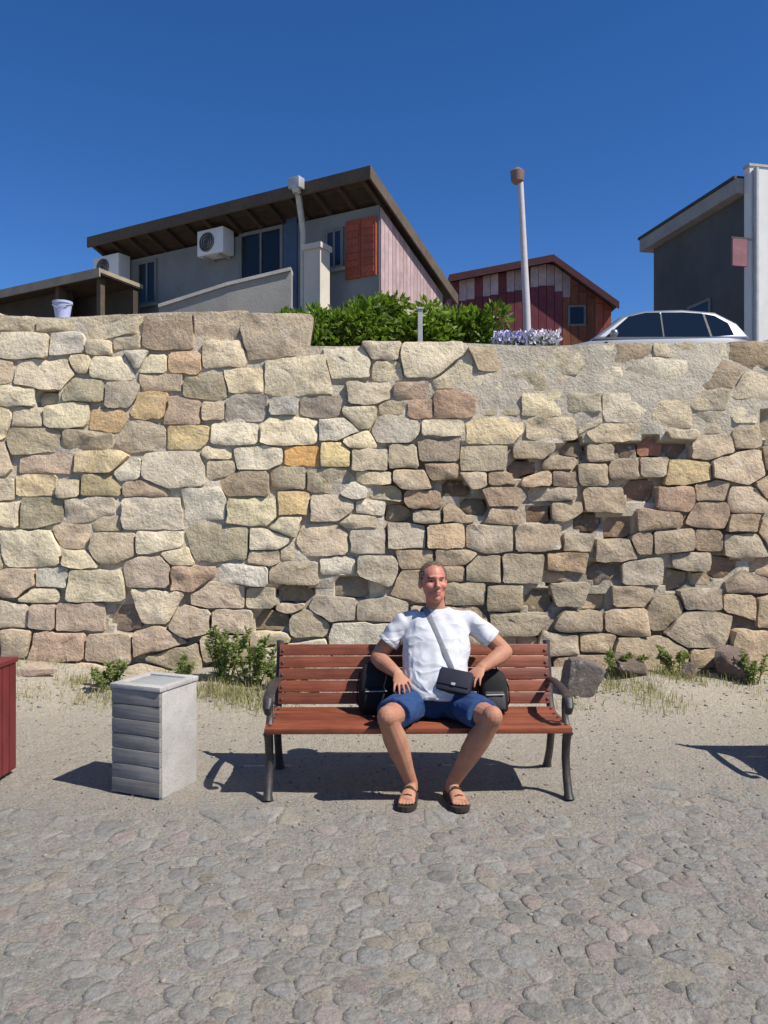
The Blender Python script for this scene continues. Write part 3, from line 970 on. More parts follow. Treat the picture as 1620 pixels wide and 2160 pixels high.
fr_ = hexa([(wx0, roof_y(wx0), wz), (wx1, roof_y(wx1), wz), (wx1, roof_y(wx1), wz + .62), (wx0, roof_y(wx0), wz + .62)], -0.08, -0.05).build('window', M_frame, red)
hexa([(wx0 + .06, roof_y(wx0), wz + .06), (wx1 - .06, roof_y(wx1), wz + .06), (wx1 - .06, roof_y(wx1), wz + .56), (wx0 + .06, roof_y(wx0), wz + .56)], -0.09, -0.082).build('pane', M_glass, fr_, origin=red['_o'])

# ---- the grey building at the right
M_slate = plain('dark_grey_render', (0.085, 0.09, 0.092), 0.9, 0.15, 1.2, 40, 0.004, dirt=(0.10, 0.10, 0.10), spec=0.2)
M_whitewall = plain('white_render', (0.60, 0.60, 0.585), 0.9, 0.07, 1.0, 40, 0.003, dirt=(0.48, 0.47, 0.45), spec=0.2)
M_eave = plain('grey_eave', (0.26, 0.25, 0.24), 0.85, 0.15, 3, 40, 0.003)
GX = Vector((0.978, -0.208, 0)).normalized(); GY = Vector((0.208, 0.978, 0)).normalized()
GB = Vector((-0.208, 0.978, 0)).normalized()                     # the shaded side recedes along this
GF = Vector((0.978, 0.208, 0)).normalized()
g0 = at(1574, 372, 15.0)
gh = thing('house', 'tall grey house at the right edge with a white front and shaded side', 'house', (g0.x, g0.y, 3.3))
def gbox(mb, f0, f1, b0, b1, z0, z1, zb0=None, zb1=None):
    """f along the front to the right, b back along the side; zb the heights at the back"""
    vs = []
    for (lo, lob) in ((z0, z0 if zb0 is None else zb0), (z1, z1 if zb1 is None else zb1)):
        for f, b, z in ((f0, b0, lo), (f1, b0, lo), (f1, b1, lob), (f0, b1, lob)):
            p = g0 + GF * f + GB * b
            vs.append((p.x, p.y, z))
    return mb.add(vs, [(0, 1, 2, 3), (7, 6, 5, 4), (0, 4, 5, 1), (1, 5, 6, 2), (2, 6, 7, 3), (3, 7, 4, 0)])
GL = 3.45
zt = g0.z
gbox(MB(), 0, 1, 0, 1, 0, 1)
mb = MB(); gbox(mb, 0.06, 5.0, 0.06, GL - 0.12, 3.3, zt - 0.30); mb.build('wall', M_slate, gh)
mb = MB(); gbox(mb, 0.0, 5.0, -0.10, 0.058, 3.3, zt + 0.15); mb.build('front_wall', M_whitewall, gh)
mb = MB(); gbox(mb, -0.02, 5.0, -0.12, 0.07, zt + 0.153, zt + 0.20); mb.build('parapet_coping', M_concrete, gh)
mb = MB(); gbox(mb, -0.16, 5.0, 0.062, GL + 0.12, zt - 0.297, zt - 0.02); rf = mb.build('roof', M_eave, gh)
mb = MB(); gbox(mb, -0.19, 5.0, 0.095, GL + 0.15, zt - 0.017, zt + 0.04); mb.build('roof_edge', M_darkroof, rf, origin=gh['_o'])
def side_win(b0, b1, z0, z1, name):
    f = MB()
    gbox(f, 0.02, 0.05, b0, b1, z1 - .06, z1); gbox(f, 0.02, 0.05, b0, b1, z0, z0 + .06)
    gbox(f, 0.02, 0.05, b0, b0 + .06, z0 + .06, z1 - .06); gbox(f, 0.02, 0.05, b1 - .06, b1, z0 + .06, z1 - .06)
    w = f.build(name, M_frame, gh)
    q = MB(); gbox(q, 0.035, 0.055, b0 + .06, b1 - .06, z0 + .06, z1 - .06); q.build('pane', M_glass, w, origin=gh['_o'])
side_win(1.15, 1.95, 4.3, 6.0, 'window')
mb = MB(); gbox(mb, -0.40, -0.10, -0.16, -0.11, zt - 1.75, zt - 1.25); 
sg = mb.build('hanging_sign', plain('faded_red_sign', (0.22, 0.09, 0.10), 0.5, 0.2), gh)
mb = MB(); gbox(mb, -0.42, 0.02, -0.15, -0.12, zt - 1.245, zt - 1.21); mb.build('sign_bracket', M_iron, sg, origin=gh['_o'])
mb = MB()
q0 = g0 + GF * 0.10 + GB * -0.15
mb.loft([Vector((q0.x, q0.y, zt + 0.1)), Vector((q0.x, q0.y, 3.4))], [0.05, 0.05], n=10); mb.build('downpipe', M_pipe, gh, smooth=True)
# front window just inside the frame
mb = MB(); gbox(mb, 0.75, 1.65, -0.118, -0.103, 5.0, 6.5); w = mb.build('window', M_frame, gh)
mb = MB(); gbox(mb, 0.82, 1.58, -0.128, -0.1185, 5.07, 6.43); mb.build('pane', M_glass, w, origin=gh['_o'])

# ------------------------------------------------------------------ pole, hedge, planter and bucket
M_pole = plain('pale_pole_paint', (0.46, 0.42, 0.43), 0.5, 0.12, 3, 40, 0.001)
pb_, pt_ = at(1116, 760, 10.6), at(1097, 362, 10.6)
pole = thing('lamp_post', 'tall slender pale post with a small brown head above the hedge end', 'lamp post', (pb_.x, pb_.y, 3.3))
pts = [pb_.lerp(pt_, t) for t in (0, 0.3, 0.7, 1)]; pts[0].z = 3.3
MB().loft(pts, [0.055, 0.05, 0.042, 0.036], n=14).build('shaft', M_pole, pole, smooth=True)
MB().loft([(pb_.x, pb_.y, 3.3), (pb_.x, pb_.y, 3.5), (pb_.x, pb_.y, 3.52)], [0.1, 0.1, 0.06], n=14).build('base_collar', M_pole, pole, smooth=True)
hd = pt_ + Vector((-0.035, 0, -0.06))
MB().loft([hd + Vector((0, 0, -0.10)), hd + Vector((0, 0, -0.07)), hd + Vector((0, 0, 0.06)), hd + Vector((0, 0, 0.11))], [0.05, 0.085, 0.095, 0.03], n=16).build('lamp_head', plain('brown_lamp_metal', (0.19, 0.12, 0.09), 0.5, 0.2), pole, smooth=True)

def leaves(n, place, size, tilt=None, shape='leaf', elong=2.0):
    """n small folded leaves; place() gives (point, outward direction, tint)"""
    vs, fs, tn = [], [], []
    for i in range(n):
        p, d, t = place()
        d = (Vector(d) + Vector((random.gauss(0, .55), random.gauss(0, .55), random.gauss(0, .45)))).normalized()
        sd = d.cross(Vector((random.gauss(0, 1), random.gauss(0, 1), random.gauss(0, 1))))
        if sd.length < 1e-3: continue
        sd.normalize()
        nn = d.cross(sd)
        L = size * random.uniform(0.6, 1.3); w = L / elong
        p = Vector(p)
        k = len(vs)
        vs += [p, p + d * L * 0.45 + sd * w * 0.5 + nn * w * 0.18, p + d * L, p + d * L * 0.45 - sd * w * 0.5 + nn * w * 0.18]
        fs += [(k, k + 1, k + 2), (k, k + 2, k + 3)]
        tn += [min(1, max(0, t + random.gauss(0, 0.16)))] * 4
    return vs, fs, tn

def leaf_obj(name, data, mat, parent):
    vs, fs, tn = data
    o = Vector(parent['_o'])
    m = bpy.data.meshes.new(name)
    m.from_pydata([tuple(v - o) for v in vs], [], fs)
    a = m.attributes.new('tint', 'FLOAT', 'POINT')
    a.data.foreach_set('value', tn)
    m.materials.append(mat)
    return link(name, m, parent)

def shrub(label, base, size, n, blobs, group='shrubs of the green hedge on the terrace', leaf=0.10):
    base = Vector(base)
    t = thing('shrub', label, 'shrub', base, group=group)
    sub = []
    for k in range(blobs):
        c = Vector((random.uniform(-1, 1) * size[0] * 0.62, random.uniform(-1, 1) * size[1] * 0.6, size[2] * random.uniform(0.35, 0.86)))
        sub.append((c, random.uniform(0.32, 0.52) * min(size[0], size[2] * 0.62), random.uniform(0.25, 0.75)))
    st = MB()
    for c, r, _ in sub[:9]:
        st.loft([base + Vector((c.x * .25, c.y * .25, 0)), base + Vector((c.x * .6, c.y * .6, c.z * .5)), base + c], [0.025, 0.016, 0.007], n=6)
    st.build('stems', M_stem, t, smooth=True)
    def place():
        c, r, tint = random.choice(sub)
        d = Vector((random.gauss(0, 1), random.gauss(0, 1), random.gauss(0.25, 1))).normalized()
        rr = r * random.uniform(0.55, 1.08)
        return base + c + Vector((d.x, d.y, d.z * 0.9)) * rr, d, tint
    leaf_obj('foliage', leaves(n, place, leaf), M_leaf, t)
    return t
def terr(px, py, D):
    p = at(px, py, D); return (p.x, p.y, 3.3)
random.seed(5)
shrub('leafy green shrub at the left end of the hedge beside the cream pillar', terr(650, 720, 9.9), (0.42, 0.4, 0.80), 3000, 20)
shrub('bright green shrub in front of the cream pillar, second from the left of the hedge', terr(735, 720, 9.8), (0.5, 0.42, 0.80), 3600, 24)
shrub('tallest shrub of the hedge, rising to a point before the pink boards', terr(800, 720, 10.1), (0.36, 0.40, 1.08), 3200, 24)
shrub('rounded green shrub right of the grey fence post', terr(915, 720, 9.9), (0.48, 0.42, 0.86), 3600, 24)
shrub('light green shrub at the right end of the hedge next to the pale post', terr(1010, 720, 9.9), (0.40, 0.4, 0.82), 3000, 20)
fp = at(886, 720, 9.35)
fpo = thing('fence_post', 'thin grey post standing among the hedge shrubs', 'post', (fp.x, fp.y, 3.3))
MB().box((fp.x - 0.028, fp.y - 0.035, 3.3), (fp.x + 0.028, fp.y + 0.035, 4.02), 0.006).build('shaft', M_pipe, fpo)
MB().box((fp.x - 0.04, fp.y - 0.05, 4.021), (fp.x + 0.04, fp.y + 0.05, 4.045), 0.006).build('cap', M_pipe, fpo)

# flowers in a trough at the foot of the post
pc_ = at(1110, 712, 9.2)
tr = thing('flower_trough', 'white trough of pale lavender and white flowers at the foot of the post', 'planter', (pc_.x, pc_.y, 3.32))
MB().box((pc_.x - 0.36, pc_.y - 0.12, 3.32), (pc_.x + 0.36, pc_.y + 0.12, 3.52), 0.015).build('trough', M_whitewall, tr, smooth=True)
def bloom(name, col, x0, x1, n):
    m, nn_, l_, p_ = nodes_of(name + '_petal')
    p_.inputs['Base Color'].default_value = (*col, 1); p_.inputs['Roughness'].default_value = 0.7
    def place():
        x = random.uniform(x0, x1)
        return Vector((pc_.x + x, pc_.y + random.uniform(-0.13, 0.13), 3.54 + random.random() ** 0.7 * 0.17)), Vector((0, -.2, .6)), 0.5
    leaf_obj('flowers', leaves(n, place, 0.045, elong=1.2), m, tr)
bloom('lavender', (0.46, 0.45, 0.66), -0.36, 0.05, 700)
bloom('white', (0.66, 0.63, 0.70), -0.02, 0.36, 700)
def gl():
    return Vector((pc_.x + random.uniform(-0.34, 0.34), pc_.y + random.uniform(-0.1, 0.1), 3.5 + random.random() * 0.14)), Vector((0, 0, 1)), 0.4
leaf_obj('foliage', leaves(500, gl, 0.06), M_leaf, tr)

# bucket on the wall's edge at the left
M_lav = plain('pale_blue_plastic', (0.40, 0.42, 0.62), 0.45, 0.08)
bk = at(132, 664, 8.35)
bu = thing('bucket', 'pale blue plastic bucket standing on the edge of the wall at the left', 'bucket', (bk.x, bk.y, top_z(bk.x)))
z0 = top_z(bk.x) + 0.002
MB().loft([(bk.x, bk.y, z0), (bk.x, bk.y, z0 + 0.17)], [0.07, 0.095], n=20).build('body', M_lav, bu, smooth=True)
MB().loft([(bk.x, bk.y, z0 + 0.157), (bk.x, bk.y, z0 + 0.18)], [0.101, 0.102], n=20).build('rim', M_lav, bu, smooth=True)
MB().loft([(bk.x - 0.10, bk.y, z0 + 0.16), (bk.x - 0.075, bk.y - 0.075, z0 + 0.13), (bk.x, bk.y - 0.105, z0 + 0.09), (bk.x + 0.075, bk.y - 0.075, z0 + 0.13), (bk.x + 0.10, bk.y, z0 + 0.16)], [0.006] * 5, n=8).build('handle', M_pipe, bu, smooth=True)

# ------------------------------------------------------------------ the parked car
M_silver, _n, _l, _p = nodes_of('silver_car_paint')
_p.inputs['Base Color'].default_value = (0.33, 0.34, 0.36, 1); _p.inputs['Metallic'].default_value = 0.6; _p.inputs['Roughness'].default_value = 0.32
_p.inputs['Coat Weight'].default_value = 0.6; _p.inputs['Coat Roughness'].default_value = 0.05
M_carglass = glass_mat('car_glass', (0.008, 0.014, 0.028), 0.03)
M_tyre = plain('tyre_rubber', (0.02, 0.02, 0.02), 0.85, 0.2)
M_trim = plain('black_trim', (0.02, 0.02, 0.022), 0.5, 0.2)
M_rim = plain('alloy', (0.5, 0.5, 0.5), 0.3, 0.05, metal=0.8)
M_redlamp = plain('red_lamp', (0.35, 0.02, 0.02), 0.2, 0.05)
M_clearlamp = plain('clear_lamp', (0.6, 0.6, 0.6), 0.15, 0.05)
car = thing('car', 'silver hatchback parked on the terrace before the grey house', 'car', (3.80, 12.35, 3.305), 0, local=True)
car.scale = (0.80, 0.97, 0.91)
# local: x from -2 (front, left in the picture) to 2 (rear), y across, z up
def ring_body(x, hw, zb, zs, zt_):
    """cross-section half ring of the lower body"""
    return [(x, -hw * 0.90, zb), (x, -hw, zb + 0.14), (x, -hw * 1.0, zs), (x, -hw * 0.93, zt_ - 0.02), (x, -hw * 0.80, zt_), (x, hw * 0.80, zt_), (x, hw * 0.93, zt_ - 0.02), (x, hw * 1.0, zs), (x, hw, zb + 0.14), (x, hw * 0.90, zb)]
secs = [(-2.02, 0.62, 0.30, 0.46, 0.56), (-1.93, 0.76, 0.24, 0.55, 0.70), (-1.6, 0.84, 0.20, 0.62, 0.82), (-1.0, 0.865, 0.18, 0.70, 0.93), (-0.4, 0.87, 0.18, 0.72, 0.95), (0.8, 0.87, 0.18, 0.72, 0.97), (1.5, 0.86, 0.20, 0.72, 0.98), (1.85, 0.82, 0.24, 0.70, 0.96), (2.0, 0.72, 0.30, 0.62, 0.80)]
mb = MB(); rings = [ring_body(*q) for q in secs]
nr = 10
mb.v = [v for r_ in rings for v in r_]
for i in range(len(rings) - 1):
    for k in range(nr):
        mb.f.append((i * nr + k, i * nr + (k + 1) % nr, (i + 1) * nr + (k + 1) % nr, (i + 1) * nr + k))
mb.f += [tuple(range(nr)), tuple(range((len(rings) - 1) * nr + nr - 1, (len(rings) - 1) * nr - 1, -1))]
body = mb.build('body', M_silver, car, smooth=True)
# greenhouse: roof shell with pillars, windows set in
side = [(-0.98, 0.94), (-0.35, 1.36), (0.05, 1.45), (0.75, 1.47), (1.35, 1.42), (1.72, 1.22), (1.93, 0.95)]
hw_at = lambda z: 0.80 - (z - 0.93) * 0.34
vs = []
for sgn in (-1, 1):
    vs += [(x, sgn * hw_at(z), z) for x, z in side]
ns = len(side)
fs = [(i, i + 1, ns + i + 1, ns + i) for i in range(ns - 1)] + [tuple(range(ns - 1, -1, -1)), tuple(range(ns, 2 * ns)), (0, ns, 2 * ns - 1, ns - 1)]
mb = MB().add(vs, fs); cab = mb.build('cabin', M_silver, car, smooth=True)
mod = cab.modifiers.new('bevel', 'BEVEL'); mod.width = 0.05; mod.segments = 3; mod.limit_method = 'ANGLE'; mod.angle_limit = R(30)
def pane(poly, name, sgn):
    mb = MB(); n = len(poly)
    out = [(x, sgn * (hw_at(z) + 0.007), z) for x, z in poly]
    inn = [(x, sgn * (hw_at(z) - 0.02), z) for x, z in poly]
    mb.add(out + inn, [tuple(range(n)), tuple(range(2 * n - 1, n - 1, -1))] + [(i, (i + 1) % n, n + (i + 1) % n, n + i) for i in range(n)])
    mb.build(name, M_carglass, car)
for sgn in (-1, 1):
    pane([(-0.72, 0.985), (-0.26, 1.335), (0.06, 1.405), (0.325, 1.41), (0.325, 0.985)], 'front_side_window', sgn)
    pane([(0.355, 0.985), (0.355, 1.41), (0.75, 1.415), (1.10, 1.392), (1.18, 0.985)], 'rear_side_window', sgn)
    pane([(1.225, 0.995), (1.15, 1.382), (1.32, 1.352), (1.55, 1.22), (1.62, 1.02)], 'quarter_window', sgn)
def cross_pane(a, b, name, inset=0.09):
    (x0, z0), (x1, z1) = a, b
    d = Vector((x1 - x0, 0, z1 - z0)); nrm = Vector((-d.z, 0, d.x)).normalized() * 0.008
    if name == 'rear_window': nrm = -nrm if nrm.x < 0 else nrm
    pts = []
    for t, (x, z) in ((0.06, a), (0.06, b)):
        pass
    p0 = Vector((x0, 0, z0)) + d * 0.08; p1 = Vector((x1, 0, z1)) - d * 0.06
    q = [Vector((p0.x, -hw_at(p0.z) + inset, p0.z)), Vector((p0.x, hw_at(p0.z) - inset, p0.z)), Vector((p1.x, hw_at(p1.z) - inset, p1.z)), Vector((p1.x, -hw_at(p1.z) + inset, p1.z))]
    mb = MB().add([v + nrm for v in q] + [v - nrm * 2 for v in q], [(0, 1, 2, 3), (7, 6, 5, 4), (0, 4, 5, 1), (1, 5, 6, 2), (2, 6, 7, 3), (3, 7, 4, 0)])
    mb.build(name, M_carglass, car)
cross_pane((-0.98, 0.94), (-0.35, 1.36), 'windscreen')
cross_pane((1.88, 1.02), (1.72, 1.22), 'rear_window')
for x in (-1.27, 1.27):
    for sgn in (-1, 1):
        y = sgn * 0.79
        mb = MB()
        prof = [(0.20, 0.07), (0.27, 0.085), (0.305, 0.07), (0.312, 0.0), (0.305, -0.07), (0.27, -0.085), (0.20, -0.07)]
        n = 28; k0 = []
        for r_, w_ in prof:
            for a in range(n):
                an = 2 * math.pi * a / n
                mb.v.append((x + r_ * math.cos(an), y + w_, 0.31 + r_ * math.sin(an)))
        for i in range(len(prof)):
            for a in range(n):
                i2 = (i + 1) % len(prof)
                mb.f.append((i * n + a, i * n + (a + 1) % n, i2 * n + (a + 1) % n, i2 * n + a))
        wh = bpy.data.objects.new('wheel', None); C.objects.link(wh); wh.parent = car
        mb.build('tyre', M_tyre, wh, smooth=True)
        mb = MB().loft([(x, y + sgn * 0.055, 0.31), (x, y + sgn * 0.06, 0.31)], [0.2, 0.2], n=28)
        for a in range(5):
            an = a * 2 * math.pi / 5
            d = Vector((math.cos(an), 0, math.sin(an)))
            mb.obox(Vector((x, y + sgn * 0.07, 0.31)) + d * 0.1, d, Vector((0, 1, 0)), d.cross(Vector((0, 1, 0))), 0.09, 0.012, 0.025)
        mb.build('rim', M_rim, wh)
for sgn in (-1, 1):
    MB().obox((-1.86, sgn * 0.62, 0.66), (0.9, sgn * -0.3, 0.3), (0.3 * sgn, 0.95, 0), (0, 0, 1), 0.05, 0.13, 0.06, 0.015).build('headlight', M_clearlamp, car, smooth=True)
    MB().obox((1.93, sgn * 0.70, 0.78), (1, 0, 0), (0, 1, 0), (0, 0, 1), 0.035, 0.09, 0.10, 0.015).build('tail_light', M_redlamp, car, smooth=True)
    MB().ball((-0.62, sgn * 0.94, 1.0), (0.07, 0.09, 0.065)).build('wing_mirror', M_silver, car, smooth=True)
    for x in (0.14, 0.98):
        MB().box((x, sgn * 0.875 - 0.012, 0.80), (x + 0.15, sgn * 0.875 + 0.012, 0.83), 0.006).build('door_handle', M_silver, car)
for sgn in (-1, 1):                                   # black pillars and door seams
    for x0, x1 in ((0.325, 0.355), (1.105, 1.145)):
        q = [(x0 + (0.08 if x0 > 1 else 0), 0.985), (x1 + (0.08 if x0 > 1 else 0), 0.985), (x1, 1.385), (x0, 1.385)]
        MB().add([(x, sgn * (hw_at(z) + 0.005), z) for x, z in q] + [(x, sgn * (hw_at(z) - 0.01), z) for x, z in q], [(0, 1, 2, 3), (7, 6, 5, 4), (0, 4, 5, 1), (1, 5, 6, 2), (2, 6, 7, 3), (3, 7, 4, 0)]).build('pillar', M_trim, car)
    for x in (-0.78, 0.34, 1.2):
        MB().box((x, sgn * 0.873 - 0.004, 0.36), (x + 0.012, sgn * 0.873 + 0.004, 0.72)).build('door_seam', M_trim, car)
MB().box((-2.035, -0.55, 0.32), (-1.97, 0.55, 0.42), 0.02).build('front_grille', M_trim, car)
MB().box((-1.0, -0.862, 0.30), (1.0, 0.862, 0.33)).build('side_trim', M_trim, car)

# ------------------------------------------------------------------ the bench
def slat_mesh(L, w, t, name):
    return MB().box((-L / 2, -w / 2, -t / 2), (L / 2, w / 2, t / 2), 0.006).mesh(name, M_bench, True)
SEAT_SL = slat_mesh(1.76, 0.094, 0.034, 'seat_slat')
BACK_SL = slat_mesh(1.72, 0.070, 0.030, 'back_slat')
BOLT = MB().loft([(0, 0, -0.004), (0, 0, 0.003), (0, 0, 0.006)], [0.010, 0.010, 0.005], n=10).mesh('bolt', M_iron, True)
seat_line = [(-0.215, 0.402, 6), (-0.112, 0.398, -3), (-0.012, 0.392, -3), (0.088, 0.388, -2), (0.180, 0.396, 10)]   # y, z, tilt
back_line = [(0.238, 0.470), (0.258, 0.543), (0.278, 0.616), (0.299, 0.689), (0.320, 0.762)]
def end_frame(x):
    """cast-iron end: front and rear legs, seat rail, back upright, curled arm"""
    mb = MB()
    S = (1, 0, 0)
    mb.loft([(x, -0.245, 0.0), (x, -0.235, 0.03), (x, -0.19, 0.12), (x, -0.165, 0.22), (x, -0.185, 0.32), (x, -0.215, 0.378)], [(0.034, 0.036), (0.026, 0.026), (0.024, 0.022), (0.024, 0.022), (0.026, 0.024), (0.028, 0.026)], S, 10)
    leg_f = mb
    mb = MB().loft([(x, 0.34, 0.0), (x, 0.33, 0.03), (x, 0.26, 0.14), (x, 0.215, 0.26), (x, 0.20, 0.372)], [(0.034, 0.036), (0.026, 0.026), (0.024, 0.022), (0.024, 0.022), (0.026, 0.024)], S, 10)
    leg_r = mb
    rail = MB().loft([(x, -0.25, 0.378), (x, -0.1, 0.368), (x, 0.08, 0.362), (x, 0.2, 0.37)], [(0.026, 0.014)] * 4, S, 10)
    up = MB().loft([(x, 0.205, 0.372), (x, 0.262, 0.46), (x, 0.30, 0.60), (x, 0.345, 0.77), (x, 0.362, 0.815)], [(0.026, 0.018), (0.024, 0.014), (0.022, 0.013), (0.02, 0.012), (0.024, 0.016)], S, 10)
    arm = MB().loft([(x, 0.285, 0.585), (x, 0.16, 0.60), (x, -0.02, 0.60), (x, -0.16, 0.592), (x, -0.235, 0.572), (x, -0.262, 0.53), (x, -0.24, 0.495), (x, -0.205, 0.505)], [(0.026, 0.013), (0.028, 0.014), (0.03, 0.014), (0.03, 0.014), (0.028, 0.015), (0.024, 0.014), (0.02, 0.012), (0.015, 0.01)], S, 10)
    sup = MB().loft([(x, -0.20, 0.40), (x, -0.155, 0.45), (x, -0.145, 0.52), (x, -0.17, 0.59)], [(0.02, 0.013)] * 4, S, 10)
    return [('leg', leg_f), ('leg', leg_r), ('seat_rail', rail), ('back_upright', up), ('armrest', arm), ('arm_support', sup)]
END = []
for x in (-0.862, 0.862):
    END += [(n_, m_.mesh(n_, M_iron, True)) for n_, m_ in end_frame(x)]
def bench(label, loc, rz):
    t = thing('bench', label, 'bench', loc, rz, local=True, group='slatted benches on the square')
    for y, z, a in seat_line:
        o = link('seat_slat', SEAT_SL, t); o.location = (0, y, z); o.rotation_euler = (R(a), 0, 0)
    for y, z in back_line:
        o = link('back_slat', BACK_SL, t); o.location = (0, y, z); o.rotation_euler = (R(74), 0, 0)
    for n_, m_ in END:
        link(n_, m_, t)
    for x in (-0.852, 0.852):
        for y, z, a in seat_line:
            o = link('bolt', BOLT, t); o.location = (x, y, z + 0.018)
        for y, z in back_line:
            o = link('bolt', BOLT, t); o.location = (x * 0.985, y - 0.017, z - 0.003); o.rotation_euler = (R(74), 0, 0)
    MB().loft([(-0.86, 0.05, 0.335), (0.86, 0.05, 0.335)], [0.011, 0.011], n=8).build('tie_rod', M_iron, t, smooth=True)
    return t
BX, BY = 0.195, 4.80
bench('red brown slatted bench with dark iron ends, a man sitting on it', (BX, BY, gz(BX, BY) + 0.004), R(0.6))
bench('unseen red brown slatted bench added past the right edge for its shadow', (3.52, 4.98, gz(3.52, 4.98) + 0.004), R(0))  # out of view; added to cast the shadow band at the right

# ------------------------------------------------------------------ bins at the left
th = R(22)
bc = Vector((-1.275, 4.56, 0))                       # nearest corner on the ground
bdir = Vector((-math.cos(th), math.sin(th), 0)); ddir = Vector((math.sin(th), math.cos(th), 0))
ctr = bc + bdir * 0.17 + ddir * 0.17
binn = thing('litter_bin', 'square pale grey litter bin with a slatted front left of the bench', 'bin', (ctr.x, ctr.y, gz(ctr.x, ctr.y)), -th, local=True)
M_greyslat = wood_mat('weathered_grey_slat', (0.25, 0.235, 0.22), 0.25, 0.85, 'x', 0.15)
MB().box((0.148, -0.165, 0.0), (0.172, 0.17, 0.615), 0.005).build('side_panel', M_concrete, binn, smooth=True)
MB().box((-0.172, -0.165, 0.0), (-0.148, 0.17, 0.615), 0.005).build('side_panel', M_concrete, binn, smooth=True)
MB().box((-0.147, 0.148, 0.0), (0.147, 0.17, 0.615), 0.005).build('back_panel', M_concrete, binn, smooth=True)
for i in range(7):
    z = 0.012 + i * 0.0865
    MB().box((-0.170, -0.188 + 0.002 * (i % 2), z), (0.170, -0.166, z + 0.083), 0.002).build('slat', M_greyslat, binn, smooth=True)
MB().box((-0.146, -0.164, 0.01), (0.146, 0.146, 0.56)).build('liner', M_black, binn)
mb = MB()
for x0, x1, y0, y1 in ((-0.18, 0.18, -0.195, -0.13), (-0.18, 0.18, 0.12, 0.178), (-0.18, -0.13, -0.129, 0.119), (0.13, 0.18, -0.129, 0.119)):
    mb.box((x0, y0, 0.617), (x1, y1, 0.645), 0.005)
mb.build('top_rim', M_concrete, binn, smooth=True)
MB().box((-0.129, -0.129, 0.612), (0.129, 0.119, 0.636), 0.004).build('lid', plain('grey_bin_lid', (0.30, 0.31, 0.31), 0.6, 0.15), binn, smooth=True)
mbn = thing('bin_box', 'dark maroon boarded bin cut by the left edge of the picture', 'bin', (-2.585, 4.86, gz(-2.58, 4.86)), R(-3), local=True)
for i in range(5):
    x = -0.21 + i * 0.085
    MB().box((x, -0.21, 0.03), (x + 0.078, -0.185, 0.70), 0.004).build('front_board', M_maroon, mbn)
    MB().box((x, 0.185, 0.03), (x + 0.078, 0.21, 0.70), 0.004).build('back_board', M_maroon, mbn)
    MB().box((0.215, x, 0.03), (0.24, x + 0.078, 0.70), 0.004).build('side_board', M_maroon, mbn)
    MB().box((-0.24, x, 0.03), (-0.215, x + 0.078, 0.70), 0.004).build('side_board', M_maroon, mbn)
MB().box((-0.21, -0.18, 0.0), (0.21, 0.18, 0.66)).build('inner_can', M_trim, mbn)
MB().box((-0.25, -0.22, 0.702), (0.25, 0.22, 0.735), 0.008).build('lid', M_maroon, mbn)

# ------------------------------------------------------------------ rocks, weeds, grass, pebbles
def rock(label, x, y, s, col, seed, z=None, flat=0.7):
    rn = random.Random(seed)
    bm = bmesh.new()
    bmesh.ops.create_icosphere(bm, subdivisions=4, radius=1.25)
    planes = [(Vector((rn.gauss(0, 1), rn.gauss(0, 1), rn.gauss(0, 1))).normalized(), rn.uniform(0.45, 0.78)) for _ in range(15)]
    for v in bm.verts:
        for nn, d in planes:
            e = v.co.dot(nn) - d
            if e > 0: v.co -= nn * e * 0.98
        v.co *= 1 + 0.07 * noise.noise(v.co * 3 + Vector((seed, 0, 0)))
        v.co = Vector((v.co.x * s[0], v.co.y * s[1], v.co.z * s[2]))
    m = bpy.data.meshes.new('rock'); bm.to_mesh(m); bm.free()
    m.polygons.foreach_set('use_smooth', [True] * len(m.polygons)); m.set_sharp_from_angle(angle=R(30))
    m.materials.append(M_stone)
    o = link('rock', m); o.location = (x, y, (gz(x, y) if z is None else z) + s[2] * 0.35)
    o.rotation_euler = (0, 0, rn.uniform(0, 6))
    o.color = (*[c * 1.1 for c in lin(*col)], 1)
    return tag(o, label, 'rock', 'loose rocks at the foot of the wall')
def on_ground(px, D):
    return (px - 810) / FPX * D
for lab, px, D, s, col in (
    ('grey boulder behind the right end of the bench', 1215, 6.9, (0.24, 0.18, 0.20), (112, 104, 100)),
    ('brown rock below the wall, darkened for a shaded hollow, second from the bench on the right', 1335, 7.45, (0.27, 0.17, 0.17), (104, 92, 84)),  # this and the next two: rock colour darkened for shaded hollows
    ('large rock darkened to suggest a shaded hollow at the far right of the wall foot', 1550, 7.5, (0.30, 0.2, 0.24), (112, 98, 92)),
    ('small rock beside the far right boulder', 1455, 7.45, (0.15, 0.11, 0.12), (108, 96, 88)),
    ('pale rock showing just above the left half of the bench back', 700, 7.0, (0.17, 0.14, 0.15), (172, 166, 158)),
    ('white rock showing above the bench back next to the backpack', 762, 6.85, (0.13, 0.11, 0.16), (190, 184, 176)),
    ('brown rock in the weeds left of the bench', 372, 7.1, (0.15, 0.12, 0.11), (120, 104, 82)),
    ('low grey rock behind the left end of the bench', 575, 6.8, (0.15, 0.12, 0.10), (122, 116, 108)),
    ('long grey rock above the right half of the bench back', 1110, 7.2, (0.26, 0.16, 0.17), (150, 146, 138)),
    ('flat tan rock at the wall foot near the left edge', 60, 7.3, (0.2, 0.14, 0.09), (170, 152, 136))):
    rock(lab, on_ground(px, D), D, s, col, px)

